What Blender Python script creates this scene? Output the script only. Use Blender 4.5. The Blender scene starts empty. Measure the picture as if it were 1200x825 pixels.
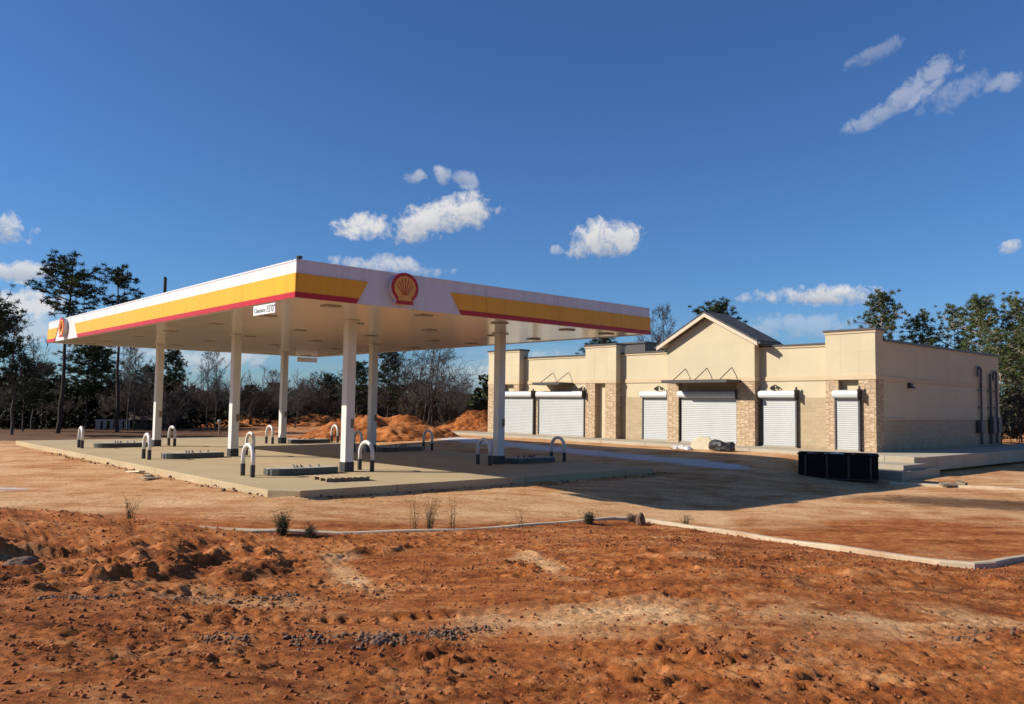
import bpy, bmesh, math, random
import numpy as np
from mathutils import Matrix, Vector

SC = bpy.context.scene
COL = SC.collection
RAD = math.radians
rng = np.random.default_rng(7)
random.seed(7)

# ------------------------------------------------------------------ camera
CF, CYAW, CPITCH, CROLL = 969.141, RAD(41.96), RAD(3.65), RAD(0.79)
CP = np.array([-9.555, -18.628, 2.133])
_f = np.array([math.sin(CYAW)*math.cos(CPITCH), math.cos(CYAW)*math.cos(CPITCH), math.sin(CPITCH)])
_r0 = np.array([math.cos(CYAW), -math.sin(CYAW), 0.0])
_u0 = np.cross(_r0, _f)
_c, _s = math.cos(CROLL), math.sin(CROLL)
CR, CU = _c*_r0 + _s*_u0, _c*_u0 - _s*_r0


def ray(px, py):
    d = _f + CR*(px-600)/CF - CU*(py-412.5)/CF
    return d/np.linalg.norm(d)


def spot(px, dist):
    """ground position in the direction of photo column px, dist metres off"""
    d = _f + CR*(px-600)/CF - CU*(480-412.5)/CF
    h = np.array([d[0], d[1]])
    h /= np.linalg.norm(h)
    return CP[0]+h[0]*dist, CP[1]+h[1]*dist


def height_for(px, py, dist):
    d = ray(px, py)
    return CP[2] + dist*d[2]/math.hypot(d[0], d[1])


# ------------------------------------------------------------------ tags
def tag(o, label=None, cat=None, group=None, kind=None):
    if label: o['label'] = label
    if cat: o['category'] = cat
    if group: o['group'] = group
    if kind: o['kind'] = kind
    return o


def thing(name, loc, label, cat, group=None, rz=0.0):
    o = bpy.data.objects.new(name, None)
    COL.objects.link(o)
    o.location = loc
    o.rotation_euler = (0, 0, rz)
    o.empty_display_size = 0.3
    return tag(o, label, cat, group)


def dup(root, parent=None):
    c = root.copy()
    COL.objects.link(c)
    if parent is not None:
        c.parent = parent
    for ch in list(root.children):
        dup(ch, c)
    return c


class MB:
    def __init__(self):
        self.v, self.f = [], []

    def add(self, vs, fs):
        b = len(self.v)
        self.v.extend([tuple(map(float, p)) for p in vs])
        self.f.extend([tuple(i+b for i in f) for f in fs])
        return self

    def box(self, x0, x1, y0, y1, z0, z1):
        vs = [(x, y, z) for z in (z0, z1) for y in (y0, y1) for x in (x0, x1)]
        return self.add(vs, [(0, 2, 3, 1), (4, 5, 7, 6), (0, 1, 5, 4), (2, 6, 7, 3), (0, 4, 6, 2), (1, 3, 7, 5)])

    def obox(self, c, sx, sy, sz, rz=0.0, rx=0.0, ry=0.0):
        m = Matrix.Translation(c) @ Matrix.Rotation(rz, 4, 'Z') @ Matrix.Rotation(ry, 4, 'Y') @ Matrix.Rotation(rx, 4, 'X')
        vs = [m @ Vector((x*sx/2, y*sy/2, z*sz/2)) for z in (-1, 1) for y in (-1, 1) for x in (-1, 1)]
        return self.add(vs, [(0, 2, 3, 1), (4, 5, 7, 6), (0, 1, 5, 4), (2, 6, 7, 3), (0, 4, 6, 2), (1, 3, 7, 5)])

    def prism(self, poly, z0, z1):
        n = len(poly)
        vs = [(p[0], p[1], z0) for p in poly] + [(p[0], p[1], z1) for p in poly]
        fs = [tuple(range(n))[::-1], tuple(range(n, 2*n))]
        fs += [(i, (i+1) % n, n+(i+1) % n, n+i) for i in range(n)]
        return self.add(vs, fs)

    def extrude(self, poly, vec):
        """poly: 3D ring, extruded along vec"""
        n = len(poly)
        vec = Vector(vec)
        vs = [Vector(p) for p in poly] + [Vector(p)+vec for p in poly]
        fs = [tuple(range(n))[::-1], tuple(range(n, 2*n))]
        fs += [(i, (i+1) % n, n+(i+1) % n, n+i) for i in range(n)]
        return self.add(vs, fs)

    def tube(self, pts, rad, n=8, cap=True):
        pts = [Vector(p) for p in pts]
        if not hasattr(rad, '__len__'):
            rad = [rad]*len(pts)
        b = len(self.v)
        ref = None
        for i, p in enumerate(pts):
            t = (pts[min(i+1, len(pts)-1)] - pts[max(i-1, 0)]).normalized()
            if ref is None:
                ref = Vector((0, 0, 1)) if abs(t.z) < 0.9 else Vector((1, 0, 0))
            a = t.cross(ref).normalized()
            bb = t.cross(a).normalized()
            ref = -bb if False else ref
            ref = (ref - t*ref.dot(t)).normalized()
            a = t.cross(ref)
            for k in range(n):
                th = 2*math.pi*k/n
                q = p + (a*math.cos(th) + ref*math.sin(th))*rad[i]
                self.v.append((q.x, q.y, q.z))
        for i in range(len(pts)-1):
            for k in range(n):
                self.f.append((b+i*n+k, b+i*n+(k+1) % n, b+(i+1)*n+(k+1) % n, b+(i+1)*n+k))
        if cap:
            self.f.append(tuple(b+k for k in range(n))[::-1])
            self.f.append(tuple(b+(len(pts)-1)*n+k for k in range(n)))
        return self

    def build(self, name, mat, parent=None, loc=None, bevel=0.0, smooth=False):
        me = bpy.data.meshes.new(name)
        L = loc if loc is not None else (parent.location if (parent is not None and self.world) else (0, 0, 0))
        me.from_pydata([(p[0]-L[0], p[1]-L[1], p[2]-L[2]) for p in self.v], [], self.f)
        bm = bmesh.new()
        bm.from_mesh(me)
        bmesh.ops.recalc_face_normals(bm, faces=bm.faces)
        if bevel > 0:
            es = [e for e in bm.edges if len(e.link_faces) == 2 and e.calc_face_angle(0) > 0.6]
            bmesh.ops.bevel(bm, geom=es, offset=bevel, segments=2, profile=0.5, affect='EDGES', clamp_overlap=True)
        bm.to_mesh(me)
        bm.free()
        if smooth:
            me.polygons.foreach_set('use_smooth', [True]*len(me.polygons))
        me.materials.append(mat)
        o = bpy.data.objects.new(name, me)
        COL.objects.link(o)
        if parent is not None:
            o.parent = parent
        elif loc is not None:
            o.location = loc
        return o

    world = True


class LMB(MB):          # coordinates local to the parent
    world = False


def np_mesh(name, V, F, mat, smooth=False):
    """fast mesh from numpy arrays, F of shape (n,3) or (n,4)"""
    me = bpy.data.meshes.new(name)
    V = np.asarray(V, dtype=np.float32)
    F = np.asarray(F, dtype=np.int32)
    me.vertices.add(len(V))
    me.vertices.foreach_set('co', V.ravel())
    k = F.shape[1]
    me.loops.add(F.size)
    me.loops.foreach_set('vertex_index', F.ravel())
    me.polygons.add(len(F))
    me.polygons.foreach_set('loop_start', np.arange(0, F.size, k, dtype=np.int32))
    if smooth:
        me.polygons.foreach_set('use_smooth', np.ones(len(F), dtype=bool))
    me.materials.append(mat)
    me.update(calc_edges=True)
    me.validate()
    return me


def link(name, me, parent=None, loc=None):
    o = bpy.data.objects.new(name, me)
    COL.objects.link(o)
    if parent is not None: o.parent = parent
    if loc is not None: o.location = loc
    return o


# ------------------------------------------------------------------ noise
def vnoise(x, y, seed=0):
    xi = np.floor(x).astype(np.int64); yi = np.floor(y).astype(np.int64)
    xf = x-xi; yf = y-yi

    def h(a, b):
        n = (a*374761393 + b*668265263 + seed*974634777) & 0xFFFFFFFF
        n = ((n ^ (n >> 13))*1274126177) & 0xFFFFFFFF
        n = n ^ (n >> 16)
        return (n & 0xFFFF)/65535.0
    u = xf*xf*xf*(xf*(xf*6-15)+10); v = yf*yf*yf*(yf*(yf*6-15)+10)
    a = h(xi, yi); b = h(xi+1, yi); c = h(xi, yi+1); d = h(xi+1, yi+1)
    return (a*(1-u)+b*u)*(1-v) + (c*(1-u)+d*u)*v


def fbm(x, y, oct=4, seed=0, gain=0.5):
    s = 0; a = 1.0; tot = 0
    for i in range(oct):
        s = s + a*vnoise(x*2**i + 17.3*i, y*2**i - 9.1*i, seed+i)
        tot += a; a *= gain
    return s/tot


def smooth(a, b, x):
    t = np.clip((x-a)/(b-a), 0, 1)
    return t*t*(3-2*t)


# ------------------------------------------------------------------ materials
def new_mat(name):
    m = bpy.data.materials.new(name)
    m.use_nodes = True
    nt = m.node_tree
    nt.nodes.clear()
    out = nt.nodes.new('ShaderNodeOutputMaterial')
    bs = nt.nodes.new('ShaderNodeBsdfPrincipled')
    nt.links.new(bs.outputs[0], out.inputs[0])
    return m, nt, bs


def N(nt, t, **kw):
    n = nt.nodes.new(t)
    for k, v in kw.items():
        setattr(n, k, v)
    return n


def ramp(nt, fac, stops):
    r = N(nt, 'ShaderNodeValToRGB')
    el = r.color_ramp.elements
    while len(el) < len(stops): el.new(0.5)
    for e, (p, c) in zip(el, stops):
        e.position = p
        e.color = (c[0], c[1], c[2], 1)
    nt.links.new(fac, r.inputs[0])
    return r.outputs[0]


def noise_tex(nt, vec, scale, detail=4, rough=0.55, dist=0.0):
    n = N(nt, 'ShaderNodeTexNoise')
    n.inputs['Scale'].default_value = scale
    n.inputs['Detail'].default_value = detail
    n.inputs['Roughness'].default_value = rough
    n.inputs['Distortion'].default_value = dist
    nt.links.new(vec, n.inputs['Vector'])
    return n.outputs['Fac']


def mixc(nt, fac, a, b, mode='MIX'):
    m = N(nt, 'ShaderNodeMix', data_type='RGBA', blend_type=mode)
    for sock, val in ((m.inputs[0], fac), (m.inputs[6], a), (m.inputs[7], b)):
        if isinstance(val, (int, float)):
            sock.default_value = val
        elif isinstance(val, tuple):
            sock.default_value = (val[0], val[1], val[2], 1)
        else:
            nt.links.new(val, sock)
    return m.outputs[2]


def bump(nt, bs, h, strength=0.3, dist=0.02):
    b = N(nt, 'ShaderNodeBump')
    b.inputs['Strength'].default_value = strength
    b.inputs['Distance'].default_value = dist
    nt.links.new(h, b.inputs['Height'])
    nt.links.new(b.outputs[0], bs.inputs['Normal'])
    return b


TONE = 0.8


def plain(name, col, rough=0.6, var=0.12, vscale=3.0, bscale=40, bstr=0.15, metal=0.0, spec=0.5, dirt=None, dirt_amt=0.0):
    col = tuple(c*TONE for c in col)
    m, nt, bs = new_mat(name)
    tc = N(nt, 'ShaderNodeTexCoord').outputs['Object']
    n = noise_tex(nt, tc, vscale, 5)
    lo = tuple(c*(1-var) for c in col); hi = tuple(min(1, c*(1+var)) for c in col)
    c = ramp(nt, n, [(0.3, lo), (0.7, hi)])
    if dirt:
        n2 = noise_tex(nt, tc, vscale*2.7, 6, 0.65)
        f = ramp(nt, n2, [(0.5, (0, 0, 0)), (0.75, (dirt_amt,)*3)])
        c = mixc(nt, f, c, dirt)
    nt.links.new(c, bs.inputs['Base Color'])
    bs.inputs['Roughness'].default_value = rough
    bs.inputs['Metallic'].default_value = metal
    bs.inputs['Specular IOR Level'].default_value = spec
    if bstr > 0:
        bump(nt, bs, noise_tex(nt, tc, bscale, 3), bstr, 0.01)
    return m


RED_DUST = (0.42, 0.19, 0.08)
M = {}
M['white_panel'] = plain('white_panel', (0.80, 0.79, 0.78), 0.35, 0.03, 1.5, 5, 0.02, spec=0.3)
M['yellow_panel'] = plain('yellow_panel', (1.0, 0.47, 0.002), 0.35, 0.03, 1.5, 5, 0.02, spec=0.3)
M['red_panel'] = plain('red_panel', (0.58, 0.015, 0.015), 0.35, 0.04, 1.5, 5, 0.02, spec=0.3)


def wall_coords(nt, sx=1.0, sz=1.0):
    p = N(nt, 'ShaderNodeNewGeometry').outputs['Position']
    s = N(nt, 'ShaderNodeSeparateXYZ')
    nt.links.new(p, s.inputs[0])
    a = N(nt, 'ShaderNodeMath', operation='ADD')
    nt.links.new(s.outputs[0], a.inputs[0]); nt.links.new(s.outputs[1], a.inputs[1])
    mx = N(nt, 'ShaderNodeMath', operation='MULTIPLY'); mx.inputs[1].default_value = sx
    mz = N(nt, 'ShaderNodeMath', operation='MULTIPLY'); mz.inputs[1].default_value = sz
    nt.links.new(a.outputs[0], mx.inputs[0]); nt.links.new(s.outputs[2], mz.inputs[0])
    c = N(nt, 'ShaderNodeCombineXYZ')
    nt.links.new(mx.outputs[0], c.inputs[0]); nt.links.new(mz.outputs[0], c.inputs[1])
    return c.outputs[0], p


def add_seams(m):
    nt = m.node_tree
    bs = next(n for n in nt.nodes if n.type == 'BSDF_PRINCIPLED')
    v, p = wall_coords(nt, 1, 1)
    b = N(nt, 'ShaderNodeTexBrick')
    b.offset = 0
    b.inputs['Scale'].default_value = 1
    b.inputs['Brick Width'].default_value = 3.05
    b.inputs['Row Height'].default_value = 50
    b.inputs['Mortar Size'].default_value = 0.007
    nt.links.new(v, b.inputs['Vector'])
    src = bs.inputs['Base Color'].links[0].from_socket
    dk = mixc(nt, 1.0, src, (0.45, 0.42, 0.40), 'MULTIPLY')
    # faint vertical dust streaks
    mp = N(nt, 'ShaderNodeMapping')
    mp.inputs['Scale'].default_value = (2.2, 2.2, 0.12)
    nt.links.new(p, mp.inputs[0])
    st_ = ramp(nt, noise_tex(nt, mp.outputs[0], 1.5, 6, 0.7), [(0.45, (1, 1, 1)), (0.75, (0.86, 0.83, 0.80))])
    c = mixc(nt, 1.0, src, st_, 'MULTIPLY')
    nt.links.new(mixc(nt, b.outputs['Fac'], c, dk), bs.inputs['Base Color'])


for k_ in ('white_panel', 'yellow_panel', 'red_panel'):
    add_seams(M[k_])
M['logo_yellow'] = plain('logo_yellow', (0.88, 0.40, 0.01), 0.3, 0.03, 1.5, 5, 0.0)
M['column_paint'] = plain('column_paint', (0.78, 0.75, 0.69), 0.45, 0.05, 2, 8, 0.05, dirt=RED_DUST, dirt_amt=0.10)
M['black_paint'] = plain('black_paint', (0.028, 0.027, 0.026), 0.5, 0.2, 6, 30, 0.1, dirt=(0.12, 0.07, 0.04), dirt_amt=0.25)
M['steel_form'] = plain('steel_form', (0.07, 0.075, 0.07), 0.5, 0.25, 5, 30, 0.15, dirt=(0.25, 0.18, 0.11), dirt_amt=0.35)
M['hoop_white'] = plain('hoop_white', (0.78, 0.74, 0.70), 0.4, 0.04, 4, 20, 0.05, dirt=RED_DUST, dirt_amt=0.2)
M['island_concrete'] = plain('island_concrete', (0.50, 0.45, 0.37), 0.85, 0.12, 5, 60, 0.3, dirt=RED_DUST, dirt_amt=0.35)
M['pipe_metal'] = plain('pipe_metal', (0.12, 0.115, 0.11), 0.45, 0.2, 8, 30, 0.1, metal=0.5)
M['lens'] = plain('lens', (0.45, 0.45, 0.43), 0.25, 0.05, 4, 20, 0.0)
M['fixture_grey'] = plain('fixture_grey', (0.42, 0.38, 0.32), 0.5, 0.1, 4, 20, 0.0)
M['stucco'] = plain('stucco', (0.66, 0.55, 0.355), 0.9, 0.06, 0.6, 120, 0.35, dirt=(0.40, 0.28, 0.17), dirt_amt=0.10)
M['stucco_trim'] = plain('stucco_trim', (0.66, 0.50, 0.31), 0.9, 0.04, 0.9, 120, 0.3)
M['coping'] = plain('coping', (0.055, 0.042, 0.036), 0.45, 0.15, 3, 20, 0.05)
M['rake_trim'] = plain('rake_trim', (0.72, 0.56, 0.40), 0.7, 0.05, 3, 30, 0.1)
M['shutter_white'] = plain('shutter_white', (0.475, 0.485, 0.475), 0.4, 0.05, 1.2, 20, 0.03, dirt=RED_DUST, dirt_amt=0.16)
M['housing_white'] = plain('housing_white', (0.60, 0.60, 0.585), 0.4, 0.03, 2, 20, 0.03)
M['guide_dark'] = plain('guide_dark', (0.075, 0.07, 0.068), 0.5, 0.1, 4, 20, 0.05)
M['dark_metal'] = plain('dark_metal', (0.05, 0.042, 0.038), 0.5, 0.15, 4, 20, 0.05)
M['bin_black'] = plain('bin_black', (0.010, 0.010, 0.010), 0.8, 0.3, 3, 15, 0.2, spec=0.15)
M['white_scrap'] = plain('white_scrap', (0.72, 0.70, 0.68), 0.7, 0.08, 4, 20, 0.3)
M['cream_board'] = plain('cream_board', (0.72, 0.60, 0.40), 0.8, 0.1, 3, 20, 0.3)
M['tarp'] = plain('tarp', (0.022, 0.019, 0.018), 0.55, 0.3, 4, 12, 0.5)
M['lumber'] = plain('lumber', (0.50, 0.36, 0.20), 0.8, 0.22, 4, 30, 0.4)
M['old_wood'] = plain('old_wood', (0.26, 0.19, 0.12), 0.9, 0.3, 6, 30, 0.4)
M['rock'] = plain('rock', (0.18, 0.10, 0.065), 0.9, 0.3, 6, 20, 0.7)
M['gravel'] = plain('gravel', (0.185, 0.105, 0.062), 0.9, 0.35, 5, 20, 0.6)
M['clod'] = plain('clod', (0.31, 0.095, 0.028), 0.95, 0.35, 1.7, 30, 0.6)
M['bark_dark'] = plain('bark_dark', (0.050, 0.038, 0.030), 0.95, 0.3, 8, 30, 0.6)
M['bark_grey'] = plain('bark_grey', (0.17, 0.145, 0.125), 0.95, 0.3, 6, 30, 0.5)
M['bark_mid'] = plain('bark_mid', (0.085, 0.070, 0.058), 0.95, 0.3, 6, 30, 0.5)
M['bark_pale'] = plain('bark_pale', (0.34, 0.27, 0.20), 0.95, 0.25, 6, 30, 0.5)
M['twig'] = plain('twig', (0.075, 0.062, 0.055), 0.95, 0.2, 3, 30, 0.0)
M['weed'] = plain('weed', (0.14, 0.10, 0.055), 0.95, 0.25, 5, 30, 0.0)
M['weed_green'] = plain('weed_green', (0.075, 0.08, 0.035), 0.95, 0.25, 5, 30, 0.0)
M['house_white'] = plain('house_white', (0.42, 0.39, 0.35), 0.8, 0.06, 2, 30, 0.1)
M['house_roof'] = plain('house_roof', (0.11, 0.075, 0.058), 0.9, 0.15, 2, 30, 0.2)
M['glass_dark'] = plain('glass_dark', (0.03, 0.035, 0.04), 0.15, 0.1, 2, 30, 0.0)
M['text_black'] = plain('text_black', (0.02, 0.02, 0.02), 0.5, 0.0, 2, 30, 0.0)
M['downpipe'] = plain('downpipe', (0.10, 0.09, 0.09), 0.5, 0.1, 4, 20, 0.05)


def leaf_mat(name, a, b, trans=0.15):
    m, nt, bs = new_mat(name)
    g = N(nt, 'ShaderNodeNewGeometry')
    oi = N(nt, 'ShaderNodeObjectInfo')
    c = ramp(nt, g.outputs['Random Per Island'], [(0.0, a), (1.0, b)])
    v = N(nt, 'ShaderNodeMath', operation='MULTIPLY_ADD')
    nt.links.new(oi.outputs['Random'], v.inputs[0])
    v.inputs[1].default_value = 0.5
    v.inputs[2].default_value = 0.75
    hs = N(nt, 'ShaderNodeHueSaturation')
    nt.links.new(v.outputs[0], hs.inputs['Value'])
    nt.links.new(c, hs.inputs['Color'])
    nt.links.new(hs.outputs[0], bs.inputs['Base Color'])
    bs.inputs['Roughness'].default_value = 0.65
    bs.inputs['Specular IOR Level'].default_value = 0.08
    return m


M['needles'] = leaf_mat('needles', (0.016, 0.028, 0.012), (0.060, 0.082, 0.030))
M['needles_olive'] = leaf_mat('needles_olive', (0.036, 0.050, 0.016), (0.130, 0.155, 0.052))
M['leaves_dark'] = leaf_mat('leaves_dark', (0.017, 0.025, 0.010), (0.062, 0.070, 0.028))
M['leaves_brown'] = leaf_mat('leaves_brown', (0.025, 0.021, 0.015), (0.065, 0.052, 0.035))


def concrete_mat(name, col, joints=None, dust=0.5, dust_col=(0.55, 0.33, 0.16)):
    col = tuple(c*TONE for c in col)
    dust_col = tuple(c*TONE for c in dust_col)
    m, nt, bs = new_mat(name)
    tc = N(nt, 'ShaderNodeNewGeometry').outputs['Position']
    n1 = noise_tex(nt, tc, 0.35, 5, 0.6)
    n2 = noise_tex(nt, tc, 14, 6, 0.7)
    c = ramp(nt, n1, [(0.3, tuple(x*0.86 for x in col)), (0.7, tuple(x*1.08 for x in col))])
    c = mixc(nt, 0.35, c, ramp(nt, n2, [(0.3, (0.55, 0.55, 0.55)), (0.75, (1.1, 1.1, 1.1))]), 'MULTIPLY')
    n3 = noise_tex(nt, tc, 0.9, 7, 0.7, 0.6)
    f = ramp(nt, n3, [(0.48, (0, 0, 0)), (0.72, (dust,)*3)])
    c = mixc(nt, f, c, dust_col)
    h = n2
    if joints:
        b = N(nt, 'ShaderNodeTexBrick')
        b.offset = 0
        b.inputs['Scale'].default_value = 1
        b.inputs['Brick Width'].default_value = joints
        b.inputs['Row Height'].default_value = joints
        b.inputs['Mortar Size'].default_value = 0.02
        b.inputs['Mortar Smooth'].default_value = 0.3
        mp = N(nt, 'ShaderNodeMapping')
        mp.inputs['Location'].default_value = (1.7, 0.9, 0)
        nt.links.new(tc, mp.inputs[0])
        nt.links.new(mp.outputs[0], b.inputs[0])
        c = mixc(nt, b.outputs['Fac'], c, tuple(x*0.45 for x in col))
    nt.links.new(c, bs.inputs['Base Color'])
    bs.inputs['Roughness'].default_value = 0.88
    bs.inputs['Specular IOR Level'].default_value = 0.3
    bump(nt, bs, h, 0.25, 0.01)
    return m


M['slab'] = concrete_mat('slab', (0.60, 0.46, 0.265), 4.6, 0.5)
M['sidewalk'] = concrete_mat('sidewalk', (0.54, 0.47, 0.35), 3.0, 0.35)
M['kerb'] = concrete_mat('kerb', (0.72, 0.57, 0.38), None, 0.75, (0.46, 0.22, 0.09))


def soffit_mat():
    m, nt, bs = new_mat('soffit_white')
    tc = N(nt, 'ShaderNodeNewGeometry').outputs['Position']
    w = N(nt, 'ShaderNodeTexWave', wave_type='BANDS', bands_direction='X', wave_profile='SAW')
    w.inputs['Scale'].default_value = 0.8
    w.inputs['Distortion'].default_value = 0
    nt.links.new(tc, w.inputs['Vector'])
    c = ramp(nt, noise_tex(nt, tc, 0.5, 3), [(0.3, (0.60, 0.575, 0.53)), (0.7, (0.66, 0.635, 0.59))])
    nt.links.new(c, bs.inputs['Base Color'])
    bs.inputs['Roughness'].default_value = 0.17
    bs.inputs['Specular IOR Level'].default_value = 0.6
    r = ramp(nt, w.outputs['Fac'], [(0.0, (0, 0, 0)), (0.05, (1, 1, 1)), (0.95, (1, 1, 1)), (1.0, (0, 0, 0))])
    bump(nt, bs, r, 0.12, 0.01)
    return m


M['soffit'] = soffit_mat()


def stone_mat():
    m, nt, bs = new_mat('stone_veneer')
    v, p = wall_coords(nt, 4.4, 9.5)
    vo = N(nt, 'ShaderNodeTexVoronoi', voronoi_dimensions='2D', distance='CHEBYCHEV', feature='F1')
    vo.inputs['Scale'].default_value = 1
    vo.inputs['Randomness'].default_value = 0.75
    nt.links.new(v, vo.inputs['Vector'])
    sp = N(nt, 'ShaderNodeSeparateColor')
    nt.links.new(vo.outputs['Color'], sp.inputs[0])
    c = ramp(nt, sp.outputs[0], [(0.0, (0.40, 0.27, 0.16)), (0.3, (0.46, 0.325, 0.195)), (0.7, (0.52, 0.375, 0.23)), (1.0, (0.58, 0.44, 0.285))])
    edge = ramp(nt, vo.outputs['Distance'], [(0.36, (1, 1, 1)), (0.50, (0, 0, 0))])
    c = mixc(nt, edge, (0.37, 0.26, 0.155), c)
    n = noise_tex(nt, p, 25, 5, 0.6)
    c = mixc(nt, 0.4, c, ramp(nt, n, [(0.3, (0.6, 0.6, 0.6)), (0.7, (1.1, 1.1, 1.1))]), 'MULTIPLY')
    nt.links.new(c, bs.inputs['Base Color'])
    bs.inputs['Roughness'].default_value = 0.9
    h = mixc(nt, 0.25, edge, n)
    bump(nt, bs, h, 0.55, 0.03)
    return m


def block_mat():
    m, nt, bs = new_mat('split_face_block')
    v, p = wall_coords(nt, 1, 1)
    b = N(nt, 'ShaderNodeTexBrick')
    b.inputs['Scale'].default_value = 1
    b.inputs['Brick Width'].default_value = 0.4
    b.inputs['Row Height'].default_value = 0.2
    b.inputs['Mortar Size'].default_value = 0.006
    b.inputs['Mortar Smooth'].default_value = 0.4
    b.inputs['Color1'].default_value = (0.40, 0.31, 0.19, 1)
    b.inputs['Color2'].default_value = (0.455, 0.355, 0.215, 1)
    b.inputs['Mortar'].default_value = (0.31, 0.24, 0.155, 1)
    nt.links.new(v, b.inputs['Vector'])
    n = noise_tex(nt, p, 22, 6, 0.7)
    c = mixc(nt, 0.5, b.outputs['Color'], ramp(nt, n, [(0.3, (0.65, 0.65, 0.65)), (0.7, (1.12, 1.12, 1.12))]), 'MULTIPLY')
    sz = N(nt, 'ShaderNodeSeparateXYZ')
    nt.links.new(p, sz.inputs[0])
    mz = N(nt, 'ShaderNodeMath', operation='MULTIPLY_ADD')
    mz.inputs[1].default_value = -1.1
    nt.links.new(sz.outputs[2], mz.inputs[0])
    nt.links.new(noise_tex(nt, p, 2.2, 5, 0.65), mz.inputs[2])
    spl = ramp(nt, mz.outputs[0], [(0.0, (0, 0, 0)), (0.35, (0.6, 0.6, 0.6))])
    c = mixc(nt, spl, c, (0.30, 0.15, 0.065))
    nt.links.new(c, bs.inputs['Base Color'])
    bs.inputs['Roughness'].default_value = 0.95
    bump(nt, bs, n, 0.6, 0.03)
    return m


M['stone'] = stone_mat()
M['block'] = block_mat()


def shingle_mat():
    m, nt, bs = new_mat('shingles')
    p = N(nt, 'ShaderNodeNewGeometry').outputs['Position']
    b = N(nt, 'ShaderNodeTexBrick')
    b.inputs['Scale'].default_value = 1
    b.inputs['Brick Width'].default_value = 0.3
    b.inputs['Row Height'].default_value = 0.14
    b.inputs['Mortar Size'].default_value = 0.01
    b.inputs['Color1'].default_value = (0.045, 0.045, 0.05, 1)
    b.inputs['Color2'].default_value = (0.085, 0.08, 0.085, 1)
    b.inputs['Mortar'].default_value = (0.02, 0.02, 0.02, 1)
    nt.links.new(p, b.inputs['Vector'])
    nt.links.new(b.outputs['Color'], bs.inputs['Base Color'])
    bs.inputs['Roughness'].default_value = 0.85
    return m


M['shingles'] = shingle_mat()


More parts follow.
